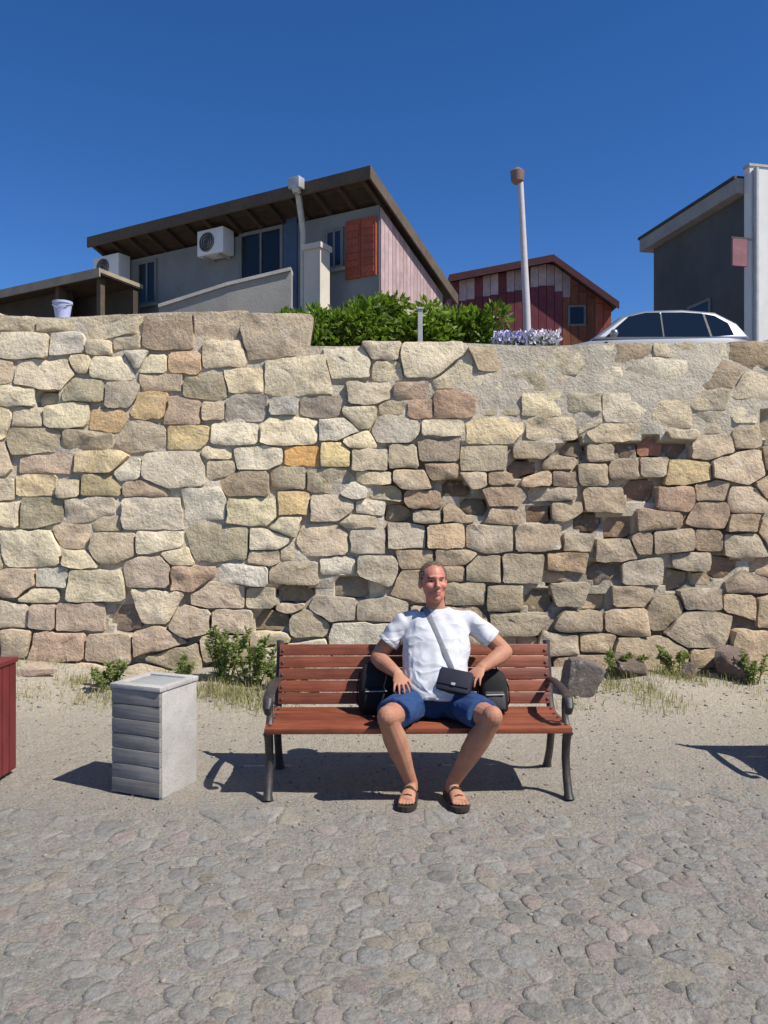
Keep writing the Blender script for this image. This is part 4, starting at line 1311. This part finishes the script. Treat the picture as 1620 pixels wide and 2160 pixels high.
def blades(n, place, h, w):
    vs, fs, tn = [], [], []
    for _ in range(n):
        p, t = place()
        L = h * random.uniform(0.45, 1.25)
        a = random.uniform(0, 2 * math.pi); lean = random.uniform(0.05, 0.55)
        d = Vector((math.cos(a) * lean, math.sin(a) * lean, 1)).normalized()
        sd = Vector((-math.sin(a + random.gauss(0, .6)), math.cos(a), 0)).normalized() * w * random.uniform(0.6, 1.3)
        q = p + d * L * 0.6; e = p + d * L + Vector((math.cos(a), math.sin(a), -0.5)) * lean * L * 0.45
        k = len(vs)
        vs += [p - sd, p + sd, q + sd * 0.7, q - sd * 0.7, e]
        fs += [(k, k + 1, k + 2, k + 3), (k + 3, k + 2, k + 4)]
        tn += [min(1, max(0, t + random.gauss(0, .2)))] * 5
    return vs, fs, tn
# straggling dry grass along the wall's foot
gr = bpy.data.objects.new('dummy', None)
spots = [(random.uniform(-4.4, 4.4), random.uniform(6.6, 7.72), random.uniform(0.05, 0.16), random.random()) for _ in range(60)]
spots += [(on_ground(px + random.gauss(0, 45), D), D + random.gauss(0, .12), random.uniform(0.05, 0.14), random.uniform(0.4, 1)) for px, D in ((200, 7.0), (300, 7.0), (520, 6.9), (600, 6.8), (640, 7.0), (420, 7.0), (1330, 7.4), (1420, 7.45), (500, 7.05), (560, 7.1), (470, 6.8)) for _ in range(4)]
def gplace():
    x, y, r, t = random.choice(spots)
    xx, yy = x + random.gauss(0, r), min(7.75, y + random.gauss(0, r))
    return Vector((xx, yy, gz(xx, yy) - 0.005)), t * 0.75
vs, fs, tn = blades(5600, gplace, 0.10, 0.0032)
m = bpy.data.meshes.new('dry_grass'); m.from_pydata([tuple(v) for v in vs], [], fs)
a = m.attributes.new('tint', 'FLOAT', 'POINT'); a.data.foreach_set('value', tn); m.materials.append(M_grass)
tag(link('dry_grass', m), 'straggling dry grass along the foot of the stone wall', 'grass', kind='stuff')
bpy.data.objects.remove(gr)

def weed(label, px, D, h, spread, n, tall=True):
    x = on_ground(px, D); z = gz(x, D)
    t = thing('weed', label, 'plant', (x, D, z), group='green weeds at the foot of the wall')
    st = MB(); ends = []
    for k in range(max(5, int(n / 45))):
        a = random.uniform(0, 2 * math.pi); r = spread * math.sqrt(random.random())
        e = Vector((x + math.cos(a) * r, D + math.sin(a) * r * 0.7, z + h * random.uniform(0.45, 1.0)))
        b = Vector((x + math.cos(a) * r * .3, D + math.sin(a) * r * .2, z - 0.01))
        st.loft([b, b.lerp(e, .5) + Vector((0, 0, h * .08)), e], [0.006, 0.004, 0.002], n=5)
        ends.append((b, e))
    st.build('stems', M_weed, t)
    def place():
        b, e = random.choice(ends)
        f = random.random() ** 0.6
        p = b.lerp(e, f) + Vector((0, 0, h * .08 * math.sin(math.pi * f)))
        d = Vector((random.gauss(0, 1), random.gauss(0, 1), 0.35))
        return p, d.normalized(), random.uniform(0.1, 0.9)
    leaf_obj('foliage', leaves(int(n * 1.5), place, 0.048, elong=2.2), M_weed, t)
random.seed(21)
weed('tall green weed growing at the wall left of the bench', 470, 7.25, 0.50, 0.26, 760)
weed('bushy weed close to the left end of the bench back', 530, 7.2, 0.44, 0.26, 640)
weed('yellowish weed between the tall weed and the bench', 610, 7.05, 0.30, 0.28, 520)
weed('low green weed behind the concrete bin', 235, 7.1, 0.24, 0.26, 420)
weed('small weed between the concrete bin and the tall weed', 385, 7.15, 0.30, 0.16, 260)
weed('straggly weed below the wall right of the bench', 1300, 7.4, 0.26, 0.28, 260)
weed('thin weed at the wall foot towards the right edge', 1430, 7.45, 0.28, 0.26, 240)
weed('little weed beside the far right boulder', 1590, 7.3, 0.3, 0.12, 160)

# loose pebbles scattered on the packed earth
pv, pf = [], []
bm = bmesh.new(); bmesh.ops.create_icosphere(bm, subdivisions=1, radius=1)
bm.verts.index_update()
iv = [v.co.copy() for v in bm.verts]; if_ = [tuple(v.index for v in f.verts) for f in bm.faces]; bm.free()
for _ in range(3600):
    y = random.uniform(2.3, 7.6); x = random.uniform(-0.62, 0.62) * y
    if y < 4.2 and random.random() < 0.75: continue
    s = 0.004 + 0.010 * random.random() ** 3 + (0.012 * random.random() ** 2 if y > 6.6 else 0)
    z = gz(x, y)
    k = len(pv); a = random.uniform(0, 6.28)
    for v in iv:
        q = Vector((v.x * s * random.uniform(1, 1.3), v.y * s * random.uniform(0.8, 1.1), v.z * s * 0.62))
        pv.append((x + q.x * math.cos(a) - q.y * math.sin(a), y + q.x * math.sin(a) + q.y * math.cos(a), z + q.z + s * 0.2))
    pf += [tuple(i + k for i in f) for f in if_]
m = bpy.data.meshes.new('pebbles'); m.from_pydata(pv, [], pf); m.polygons.foreach_set('use_smooth', [True] * len(pf))
m.materials.append(plain('pebble_stone', (0.25, 0.225, 0.19), 0.9, 0.35, 9, 60, 0.002, kind='world', spec=0.2))
tag(link('pebbles', m), 'loose pebbles scattered over the sandy ground', 'pebbles', kind='stuff')

# ------------------------------------------------------------------ the man
def melt(mb, voxel, smooth_it, name):
    """fuse overlapping closed shapes into one continuous skin"""
    m = mb.mesh(name + '_src', None)
    o = bpy.data.objects.new(name + '_src', m); C.objects.link(o)
    md = o.modifiers.new('r', 'REMESH'); md.mode = 'VOXEL'; md.voxel_size = voxel; md.use_smooth_shade = True
    dg = bpy.context.evaluated_depsgraph_get(); dg.update()
    ev = o.evaluated_get(dg)
    res = bpy.data.meshes.new_from_object(ev, depsgraph=dg)
    bpy.data.objects.remove(o); bpy.data.meshes.remove(m)
    bm = bmesh.new(); bm.from_mesh(res)
    for _ in range(smooth_it):
        bmesh.ops.smooth_vert(bm, verts=bm.verts, factor=0.5, use_axis_x=True, use_axis_y=True, use_axis_z=True)
    bm.to_mesh(res); bm.free()
    res.name = name
    res.polygons.foreach_set('use_smooth', [True] * len(res.polygons))
    return res
V = Vector
SEATZ = 0.415
hipL, hipR = V((0.195, 4.80, 0.515)), V((0.405, 4.80, 0.515))          # L, R: left and right in the picture
kneeL, kneeR = V((0.018, 4.42, 0.505)), V((0.600, 4.42, 0.505))
ankL, ankR = V((0.158, 4.575, 0.088)), V((0.388, 4.565, 0.088))
shL, shR = V((0.125, 4.975, 0.965)), V((0.545, 4.975, 0.965))
elL, elR = V((-0.045, 4.95, 0.745)), V((0.755, 4.935, 0.785))
wrL, wrR = V((0.085, 4.735, 0.685)), V((0.575, 4.755, 0.715))
neck0, H = V((0.325, 4.985, 1.02)), V((0.308, 4.945, 1.205))
mb = MB()
# torso core under the shirt
mb.loft([V((0.30, 4.80, 0.48)), V((0.305, 4.84, 0.62)), V((0.325, 4.92, 0.82)), V((0.333, 4.97, 0.97))], [(0.15, 0.10), (0.155, 0.11), (0.16, 0.105), (0.12, 0.06)], n=16)
mb.loft([neck0 - V((0, 0, 0.06)), neck0, neck0.lerp(H, 0.45), H + V((0, 0.015, -0.03))], [(0.085, 0.07), (0.064, 0.062), (0.058, 0.060), (0.056, 0.06)], n=16)
# head: turned a little to the picture's right
yaw = R(10); pit = R(-6)
HM = Matrix.Rotation(yaw, 3, 'Z') @ Matrix.Rotation(pit, 3, 'X')          # local: x to the picture's right, -y forward, z up
def hp_(x, y, z): return H + HM @ V((x, y, z))
mb.ball(hp_(0, 0.018, 0.042), (0.081, 0.098, 0.094), HM, 20, 14)
mb.ball(hp_(0, -0.018, -0.018), (0.073, 0.078, 0.088), HM, 18, 12)
mb.ball(hp_(0, -0.040, -0.070), (0.060, 0.052, 0.048), HM, 14, 9)          # jaw
mb.ball(hp_(0, -0.075, -0.092), (0.024, 0.020, 0.020), HM, 12, 8)          # chin
mb.loft([hp_(-0.045, -0.076, 0.036), hp_(0, -0.092, 0.034), hp_(0.045, -0.076, 0.036)], [(0.012, 0.011), (0.014, 0.012), (0.012, 0.011)], (0, 0, 1), 10)   # brow
mb.loft([hp_(0, -0.088, 0.030), hp_(0, -0.103, 0.004), hp_(0, -0.116, -0.018), hp_(0, -0.100, -0.030)], [(0.008, 0.008), (0.010, 0.010), (0.015, 0.012), (0.014, 0.007)], (1, 0, 0), 10)
for sgn in (-1, 1):
    mb.ball(hp_(sgn * 0.012, -0.098, -0.024), (0.009, 0.011, 0.008), HM, 10, 7)
    mb.ball(hp_(sgn * 0.040, -0.070, -0.015), (0.029, 0.022, 0.024), HM, 12, 8)       # cheek
    mb.ball(hp_(sgn * 0.083, 0.018, -0.002), (0.009, 0.020, 0.032), HM @ Matrix.Rotation(sgn * R(-18), 3, 'Z'), 12, 8)   # ear
mb.loft([hp_(-0.024, -0.088, -0.054), hp_(0, -0.099, -0.051), hp_(0.024, -0.088, -0.054)], [(0.005, 0.005), (0.008, 0.007), (0.005, 0.005)], (0, 0, 1), 8)
mb.loft([hp_(-0.020, -0.086, -0.066), hp_(0, -0.096, -0.067), hp_(0.020, -0.086, -0.066)], [(0.005, 0.005), (0.009, 0.008), (0.005, 0.005)], (0, 0, 1), 8)
# arms
def limb(pts, rad, n=14, side=(1, 0, 0)):
    mb.loft(pts, rad, side, n)
for sh, el, wr in ((shL, elL, wrL), (shR, elR, wrR)):
    limb([sh.lerp(neck0, 0.25) - V((0, 0, 0.025)), sh - V((0, 0, 0.016)), sh.lerp(el, 0.35), sh.lerp(el, 0.75), el], [0.036, 0.046, 0.056, 0.051, 0.044])
    mb.ball(el, 0.042, seg=12)
    limb([el, el.lerp(wr, 0.25), el.lerp(wr, 0.6), wr], [0.045, 0.052, 0.043, (0.033, 0.026)])
def hand(w, d, nrm, thumb):
    """palm, four bent fingers of unequal length and a thumb; nrm points out of the back of the hand"""
    d = d.normalized(); thumb = (thumb - d * thumb.dot(d)).normalized(); nrm = (nrm - d * nrm.dot(d) - thumb * nrm.dot(thumb)).normalized()
    mb.loft([w - d * 0.02, w + d * 0.02, w + d * 0.055, w + d * 0.095], [(0.029, 0.022), (0.036, 0.018), (0.043, 0.016), (0.041, 0.013)], thumb, 14)
    for k, (off, L) in enumerate(((0.033, 0.070), (0.011, 0.079), (-0.011, 0.073), (-0.032, 0.057))):
        b = w + d * (0.088 - 0.004 * abs(k - 1)) + thumb * off
        fan = thumb * (off * 0.42)
        p1 = b + d * L * 0.42 + fan * 0.42 + nrm * 0.004
        p2 = p1 + (d * 0.92 - nrm * 0.38).normalized() * L * 0.33 + fan * 0.3
        p3 = p2 + (d * 0.72 - nrm * 0.68).normalized() * L * 0.27 + fan * 0.2
        mb.loft([b - d * 0.02, b, p1, p2, p3], [0.0095, 0.0092, 0.0086, 0.0080, 0.0062], thumb, 10)
        mb.ball(p3, 0.0064, seg=8, rings=6)
    t0 = w + d * 0.025 + thumb * 0.028
    t1 = t0 + (d * 0.75 + thumb * 0.62 - nrm * 0.15).normalized() * 0.042
    t2 = t1 + (d * 0.95 + thumb * 0.22 - nrm * 0.25).normalized() * 0.032
    mb.loft([t0 - d * 0.01 - thumb * 0.008, t0, t1, t2], [0.015, 0.014, 0.0108, 0.008], nrm, 10)
    mb.ball(t2, 0.0082, seg=8, rings=6)
hand(wrL, V((0.12, -0.80, -0.45)), V((0, -0.4, 1)), V((1, 0.1, 0)))
hand(wrR, V((-0.42, -0.74, -0.42)), V((0.1, -0.4, 1)), V((-1, 0.4, 0)))
# legs
for hp2, kn, an in ((hipL, kneeL, ankL), (hipR, kneeR, ankR)):
    limb([hp2, hp2.lerp(kn, .3), hp2.lerp(kn, .7), kn], [0.080, 0.086, 0.074, 0.062])
    mb.ball(kn + V((0, -0.008, 0.012)), (0.058, 0.060, 0.060), seg=14)
    sh_d = (an - kn)
    back = V((0, 1, 0)); 
    limb([kn, kn + sh_d * .12, kn + sh_d * .30 + back * .014, kn + sh_d * .5 + back * .010, kn + sh_d * .78, an, an - V((0, 0, 0.035))], [0.058, 0.058, 0.068, 0.062, 0.044, 0.037, 0.038])
    out = -1 if hp2.x < 0.3 else 1
    fd = V((out * 0.22, -1, 0)).normalized(); sd = V((-fd.y, fd.x, 0))
    sd = V((fd.y, -fd.x, 0))
    hl = V((an.x, an.y, 0)) - fd * 0.045
    SO = 0.026                                                        # sandal sole under the foot
    mb.loft([hl + V((0, 0, SO + 0.028)), hl + fd * 0.03 + V((0, 0, SO + 0.036)), hl + fd * 0.09 + V((0, 0, SO + 0.042)), hl + fd * 0.15 + V((0, 0, SO + 0.030)), hl + fd * 0.195 + V((0, 0, SO + 0.019))], [(0.024, 0.024), (0.033, 0.034), (0.036, 0.036), (0.044, 0.026), (0.046, 0.016)], sd, 14)
    mb.ball(hl + fd * 0.065 + V((0, 0, SO + 0.062)), (0.034, 0.04, 0.03), seg=12)
    for k, (o_, L) in enumerate(((0.032, 0.048), (0.012, 0.048), (-0.006, 0.043), (-0.022, 0.037), (-0.037, 0.030))):
        o_ *= -out
        b = hl + fd * 0.185 + sd * o_ * 1.02 * (1 if True else 1) + V((0, 0, SO + 0.014))
        r = 0.0125 if k == 0 else 0.0088
        mb.loft([b - fd * .02, b + fd * L * .6 + V((0, 0, 0.002)), b + fd * L - V((0, 0, 0.004))], [r * 1.05, r, r * 0.8], sd, 10)
body_m = melt(mb, 0.0036, 5, 'body')
# eye sockets and nostril shading by shape: press the sockets in
eyeL, eyeR = hp_(-0.032, -0.084, 0.014), hp_(0.032, -0.084, 0.014)
inv = HM.inverted()
for v in body_m.vertices:
    if (v.co - H).length < 0.16:
        for sgn in (-1, 1):
            l_ = inv @ (v.co - H) - V((sgn * 0.032, -0.080, 0.015))
            q = (l_.x / 0.019) ** 2 + (l_.z / 0.012) ** 2
            if q < 1 and abs(l_.y) < 0.05:
                v.co += HM @ V((0, 0.008 * (1 - q), 0))
def skin_mat():
    m, n, l, p = nodes_of('sunburnt_skin')
    v = coords(n, l, 'object')
    a = tex_noise(n, l, v, 9, 5, 0.6); b = tex_noise(n, l, v, 90, 4, 0.6)
    c = ramp(n, l, a, [(0.3, (0.34, 0.155, 0.095)), (0.7, (0.45, 0.225, 0.145))])
    c = mix(n, l, 1.0, c, ramp(n, l, b, [(0.3, 0.86), (0.7, 1.0)]), 'MULTIPLY')
    l.new(c, p.inputs['Base Color'])
    p.inputs['Roughness'].default_value = 0.6
    p.inputs['Specular IOR Level'].default_value = 0.25
    p.inputs['Subsurface Weight'].default_value = 0.08
    p.inputs['Subsurface Radius'].default_value = (0.01, 0.004, 0.002)
    bump(n, l, p, b, 0.0008)
    return m
M_skin = skin_mat()
M_face = plain('sunburnt_face', (0.43, 0.175, 0.12), 0.5, 0.12, 14, 120, 0.0006)
M_lip = plain('lip', (0.35, 0.125, 0.095), 0.45, 0.1)
M_eye = plain('eye_dark', (0.025, 0.018, 0.015), 0.25, 0.1)
M_eyew = plain('eye_white', (0.30, 0.24, 0.21), 0.3, 0.05)
M_brow = plain('eyebrow_hair', (0.09, 0.055, 0.035), 0.8, 0.2)
for m_ in (M_skin, M_face, M_lip, M_eye, M_eyew, M_brow):
    body_m.materials.append(m_)
hair_faces = []
hb = bmesh.new(); hb.from_mesh(body_m)
for f in hb.faces:
    c = f.calc_center_median()
    if (c - H).length > 0.17: continue
    q = inv @ (c - H)
    if q.z < -0.12: continue
    idx = 1
    ex = abs(q.x)
    if q.y < -0.05:
        if ((ex - 0.032) / 0.013) ** 2 + ((q.z - 0.014) / 0.0058) ** 2 < 1:
            idx = 3 if ((ex - 0.032) / 0.0085) ** 2 + ((q.z - 0.014) / 0.0040) ** 2 < 1 else (1 if abs(q.z - 0.014) > 0.0035 else 4)
        elif 0.014 < ex < 0.052 and abs(q.z - (0.036 - 0.12 * (ex - 0.032) * (1 if ex > 0.032 else -0.3))) < 0.0045:
            idx = 5
        elif ex < 0.022 and (abs(q.z + 0.053) < 0.0045 or abs(q.z + 0.065) < 0.005):
            idx = 2
    f.material_index = idx
    line = 0.098 + 0.45 * max(0, -q.y - 0.02) if q.y < 0.0 else 0.098 - 1.6 * q.y
    if q.y < 0 and ex > 0.05: line -= (ex - 0.05) * 3.2
    line += 0.012 * noise.noise(c * 70)
    if q.z > line and not (ex > 0.087):
        hair_faces.append(f.index)
hb.to_mesh(body_m)
man = thing('person', 'man in white t-shirt and blue shorts sitting with knees apart on the bench', 'person', (0.30, 4.62, 0))
body_m.transform(Matrix.Translation(-V(man['_o'])))
link('body', body_m, man)
# hair: a close-cropped cap
hb.faces.ensure_lookup_table(); hs = set(hair_faces)
bmesh.ops.delete(hb, geom=[f for f in hb.faces if f.index not in hs], context='FACES')
hb.normal_update()
for v in hb.verts:
    edge = 0.0006 if v.is_boundary else 0.0035
    v.co += v.normal * (edge + (0 if v.is_boundary else 0.0022 * (0.5 + noise.noise(v.co * 110))))
hb.faces.ensure_lookup_table()
hf = list(hb.faces)
for _ in range(2600):                                 # short strands standing off the cap
    f = random.choice(hf)
    c = f.calc_center_median(); d = (f.normal + V((random.gauss(0, .5), random.gauss(0, .5) + 0.3, random.gauss(0, .4)))).normalized()
    sd = d.orthogonal().normalized() * 0.0009
    hb.faces.new([hb.verts.new(c - sd), hb.verts.new(c + sd), hb.verts.new(c + d * random.uniform(0.005, 0.011))])
hm = bpy.data.meshes.new('hair'); hb.to_mesh(hm); hb.free()
hm.materials.clear(); hm.materials.append(plain('cropped_hair', (0.14, 0.095, 0.07), 0.75, 0.35, 60, 400, 0.002))
for p_ in hm.polygons: p_.material_index = 0
hm.polygons.foreach_set('use_smooth', [True] * len(hm.polygons))
hm.transform(Matrix.Translation(-V(man['_o'])))
link('hair', hm, man)

def folds(mesh, fn):
    n = len(mesh.vertices)
    co = [v.co.copy() for v in mesh.vertices]; no = [v.normal.copy() for v in mesh.vertices]
    for v, c, d in zip(mesh.vertices, co, no):
        v.co = c + d * fn(c, d)
def cloth(name, col):
    m, n, l, p = nodes_of(name)
    v = coords(n, l, 'object', (1.0, 1.0, 1.7))
    a = tex_noise(n, l, v, 4.5, 1.5, 0.45, 0.9)
    cr = ramp(n, l, a, [(0.36, 0.0), (0.50, 1.0), (0.64, 0.0)])      # crease ridges
    w = tex_noise(n, l, v, 420, 2, 0.5)
    l.new(mix(n, l, 1.0, col, ramp(n, l, tex_noise(n, l, v, 30, 4, 0.6), [(0.3, 0.9), (0.7, 1.0)]), 'MULTIPLY'), p.inputs['Base Color'])
    p.inputs['Roughness'].default_value = 0.9
    p.inputs['Specular IOR Level'].default_value = 0.15
    h = bump(n, l, None, cr, 0.011, 0.55)
    bump(n, l, p, w, 0.0008, 0.6, h)
    return m
# t-shirt
mb = MB()
mb.loft([V((0.302, 4.775, 0.520)), V((0.302, 4.795, 0.60)), V((0.310, 4.85, 0.70)), V((0.322, 4.92, 0.84)), V((0.332, 4.968, 0.945)), V((0.333, 4.985, 1.008)), V((0.328, 4.987, 1.045))],
        [(0.198, 0.145), (0.202, 0.152), (0.198, 0.155), (0.210, 0.138), (0.200, 0.108), (0.150, 0.082), (0.078, 0.070)], n=28, power=2.4)
for sh, el in ((shL, elL), (shR, elR)):
    d = (el - sh).normalized()
    mb.loft([sh.lerp(neck0, 0.5) + V((0, 0, 0.004)), sh.lerp(neck0, 0.2) + V((0, 0, 0.0)), sh + V((0, 0, -0.006)), sh + d * 0.07, sh + d * 0.165], [(0.052, 0.049), (0.066, 0.061), (0.074, 0.069), (0.078, 0.070), (0.083, 0.067)], (0, 1, 0), 20)
shirt_m = melt(mb, 0.006, 7, 'tshirt')
def sf(c, d):
    w = 0.0
    w += 0.006 * noise.noise(V((c.x * 9, c.y * 9, c.z * 15)))
    low = max(0, min(1, (0.80 - c.z) / 0.25))
    w += 0.008 * low * abs(math.sin(c.z * 42 + 4 * noise.noise(c * 6) + 12 * abs(c.x - 0.31))) ** 0.6
    arm = max(0, 1 - (c - shR).length / 0.2) + max(0, 1 - (c - shL).length / 0.2)
    w += 0.0035 * arm * math.sin((c.x * 0.7 + c.z) * 60 + 4 * noise.noise(c * 9))
    w += 0.005 * math.sin((c.x - 0.3) * 55 + c.z * 26 + 4 * noise.noise(c * 5)) * (1 - low) * 0.6
    return w
folds(shirt_m, sf)
shirt_bvh = BVHTree.FromPolygons([v.co.copy() for v in shirt_m.vertices], [tuple(p.vertices) for p in shirt_m.polygons])
M_shirt = cloth('white_cotton', (0.53, 0.54, 0.57))
shirt_m.materials.append(M_shirt)
shirt_m.transform(Matrix.Translation(-V(man['_o'])))
tee = link('tshirt', shirt_m, man)
for sh, el in ((shL, elL), (shR, elR)):
    d = (el - sh).normalized()
    MB().loft([sh + d * 0.142, sh + d * 0.146, sh + d * 0.164, sh + d * 0.168], [(0.0838, 0.0668), (0.0858, 0.0688), (0.0862, 0.0690), (0.0842, 0.0672)], (0, 1, 0), 24, caps=False).build('sleeve_hem', M_shirt, tee, smooth=True, origin=man['_o'])
ring = [V((0.327, 4.985, 1.044)) + V((0.073 * math.cos(t), 0.066 * math.sin(t), 0.004 * math.sin(t))) for t in [2 * math.pi * k / 24 for k in range(25)]]
MB().loft(ring, [(0.010, 0.0045)] * 25, (0, 0, 1), 8, caps=False).build('neckband', M_shirt, tee, smooth=True, origin=man['_o'])
# shorts
mb = MB()
mb.loft([V((0.30, 4.93, 0.47)), V((0.30, 4.86, 0.495)), V((0.30, 4.78, 0.515)), V((0.30, 4.70, 0.50))], [(0.17, 0.07), (0.20, 0.105), (0.195, 0.10), (0.13, 0.07)], n=20)
mb.loft([V((0.30, 4.81, 0.50)), V((0.303, 4.815, 0.58)), V((0.305, 4.83, 0.615))], [(0.19, 0.13), (0.185, 0.138), (0.180, 0.130)], n=20)
for hp2, kn in ((hipL, kneeL), (hipR, kneeR)):
    mb.loft([hp2 + V((0, 0.03, 0)), hp2.lerp(kn, .25), hp2.lerp(kn, .5), hp2.lerp(kn, .79)], [(0.098, 0.090), (0.106, 0.094), (0.104, 0.090), (0.106, 0.088)], (1, 0, 0), 20)
sh_m = melt(mb, 0.006, 6, 'shorts')
def pf_(c, d):
    w = 0.006 * noise.noise(c * 10)
    w += 0.006 * math.sin((abs(c.x - 0.3) * 0.8 + c.y) * 80 + 4 * noise.noise(c * 7)) * max(0, min(1, (c.y - 4.45) / 0.2))
    return w
folds(sh_m, pf_)
for v in sh_m.vertices:                       # cloth lies flat on the seat
    v.co.z = max(v.co.z, SEATZ + 0.006) if v.co.y > 4.57 else v.co.z
sh_m.materials.append(cloth('blue_cotton', (0.025, 0.055, 0.145)))
sh_m.transform(Matrix.Translation(-V(man['_o'])))
link('shorts', sh_m, man)
# sandals
M_sole = plain('dark_sandal', (0.035, 0.026, 0.024), 0.7, 0.3)
for an, out in ((ankL, -1), (ankR, 1)):
    fd = V((out * 0.22, -1, 0)).normalized(); sd = V((fd.y, -fd.x, 0))
    hl = V((an.x, an.y, 0)) - fd * 0.045
    g_ = gz(hl.x, hl.y - 0.1)
    prof = [(-0.036, 0.018), (-0.02, 0.034), (0.04, 0.040), (0.10, 0.042), (0.17, 0.054), (0.215, 0.053), (0.245, 0.038), (0.256, 0.015)]
    pl = [hl + fd * a + sd * b for a, b in prof] + [hl + fd * a - sd * b for a, b in reversed(prof)]
    mb = MB(); n = len(pl)
    mb.add([(p.x, p.y, 0.004) for p in pl] + [(p.x, p.y, 0.029) for p in pl], [tuple(range(n)), tuple(range(2 * n - 1, n - 1, -1))] + [(i, (i + 1) % n, n + (i + 1) % n, n + i) for i in range(n)])
    so = mb.build('sandal', M_sole, man)
    for a, w, h in ((0.165, 0.052, 0.062), (0.115, 0.045, 0.088)):
        pts = [hl + fd * a + sd * (w * math.cos(t)) + V((0, 0, 0.022 + (h - 0.012) * math.sin(t))) for t in [math.pi * k / 8 for k in range(9)]]
        MB().loft(pts, [(0.015, 0.004)] * 9, fd, 8).build('strap', M_sole, so, smooth=True, origin=man['_o'])

# ------------------------------------------------------------------ his bags
pouch = thing('crossbody_bag', 'small dark navy crossbody bag resting on the left thigh of the man', 'bag', (0.43, 4.67, 0.6))
M_navy = plain('navy_fabric', (0.013, 0.013, 0.028), 0.7, 0.25, 12, 300, 0.001)
ax = V((0.94, -0.30, -0.14)).normalized(); az = V((0.05, 0.55, 0.83)); az = (az - ax * az.dot(ax)).normalized(); ay = az.cross(ax)
pcn = V((0.415, 4.655, 0.655))
MB().obox(pcn, ax, ay, az, 0.100, 0.034, 0.068, 0.018).build('pouch_body', M_navy, pouch, smooth=True)
MB().obox(pcn - ay * 0.037 + az * 0.014, ax, ay, az, 0.092, 0.005, 0.050, 0.004).build('flap', M_navy, pouch, smooth=True)
MB().obox(pcn - ay * 0.044 - az * 0.028, ax, ay, az, 0.012, 0.003, 0.008, 0.002).build('buckle', M_pipe, pouch, smooth=True)
sp_ = []
for k in range(15):
    t = k / 14
    x = 0.268 + (0.395 - 0.268) * t; z = 1.030 - (1.030 - 0.735) * t
    hit = shirt_bvh.ray_cast(V((x, 3.5, z)), V((0, 1, 0)))[0]
    if hit: sp_.append(hit + V((0, -0.006, 0)))
topp = sp_[0]
sp_ = [topp + V((-0.03, 0.12, -0.01)), topp + V((-0.018, 0.07, 0.026)), topp + V((-0.008, 0.03, 0.018))] + sp_ + [pcn + az * 0.06 - ax * 0.03]
MB().loft(sp_, [(0.017, 0.0025)] * len(sp_), (1, 0, 0.4), 8).build('strap', plain('grey_webbing', (0.20, 0.20, 0.225), 0.8, 0.15, 30, 400, 0.001), pouch, smooth=True)

def pack(name, label, cat, c, hw, hd, hh, mat, mat2, tilt, grp=None):
    t = thing(name, label, cat, c, group=grp)
    Rm = Matrix.Rotation(tilt, 3, 'X')
    X, Y, Z = V((1, 0, 0)), Rm @ V((0, 1, 0)), Rm @ V((0, 0, 1))
    c = V(c)
    pts = [c + Z * (hh * 2 * q) for q in (0.01, 0.04, 0.35, 0.7, 0.92, 1.0)]
    mb = MB().loft(pts, [(hw * .9, hd * .9), (hw, hd), (hw * 1.02, hd * 1.05), (hw * .96, hd * .95), (hw * .72, hd * .65), (hw * .3, hd * .25)], X, 20, power=3.2)
    mb.build('main_compartment', mat, t, smooth='all')
    pts = [c - Y * hd * 0.95 + Z * (hh * 2 * q) for q in (0.06, 0.10, 0.42, 0.48)]
    MB().loft(pts, [(hw * .66, hd * .25), (hw * .76, hd * .42), (hw * .74, hd * .40), (hw * .6, hd * .2)], X, 16, power=3.2).build('front_pocket', mat2, t, smooth='all')
    MB().loft([c - Y * hd * 1.38 + Z * hh * 0.80 - X * hw * 0.6, c - Y * hd * 1.40 + Z * hh * 0.82 + X * hw * 0.6], [0.004, 0.004], n=6).build('zip', M_pipe, t)
    top = c + Z * hh * 1.98
    MB().loft([top - X * hw * .32 - Z * .01, top - X * hw * .2 + Z * .035, top + X * hw * .2 + Z * .035, top + X * hw * .32 - Z * .01], [(0.010, 0.005)] * 4, Y, 8).build('handle', mat, t, smooth=True)
    for sg in (-1, 1):
        q = c + X * sg * hw * .95
        MB().loft([q + Z * hh * 1.5 + Y * hd * .5, q + Z * hh * 1.1 - Y * hd * .2 + X * sg * .012, q + Z * hh * .5 - Y * hd * .1 + X * sg * .016, q + Z * hh * .12 + Y * hd * .4], [(0.014, 0.004)] * 4, Y, 8).build('strap', mat, t, smooth=True)
    return t
pack('backpack', 'black backpack on the bench at the left side of the man', 'backpack', (-0.045, 4.915, SEATZ + 0.004), 0.112, 0.070, 0.155, M_black, M_black, R(-10))
pack('shoulder_bag', 'black and grey bag on the bench at the right side of the man', 'bag', (0.675, 4.91, SEATZ + 0.004), 0.088, 0.070, 0.130, M_black, M_greyfab, R(-10))
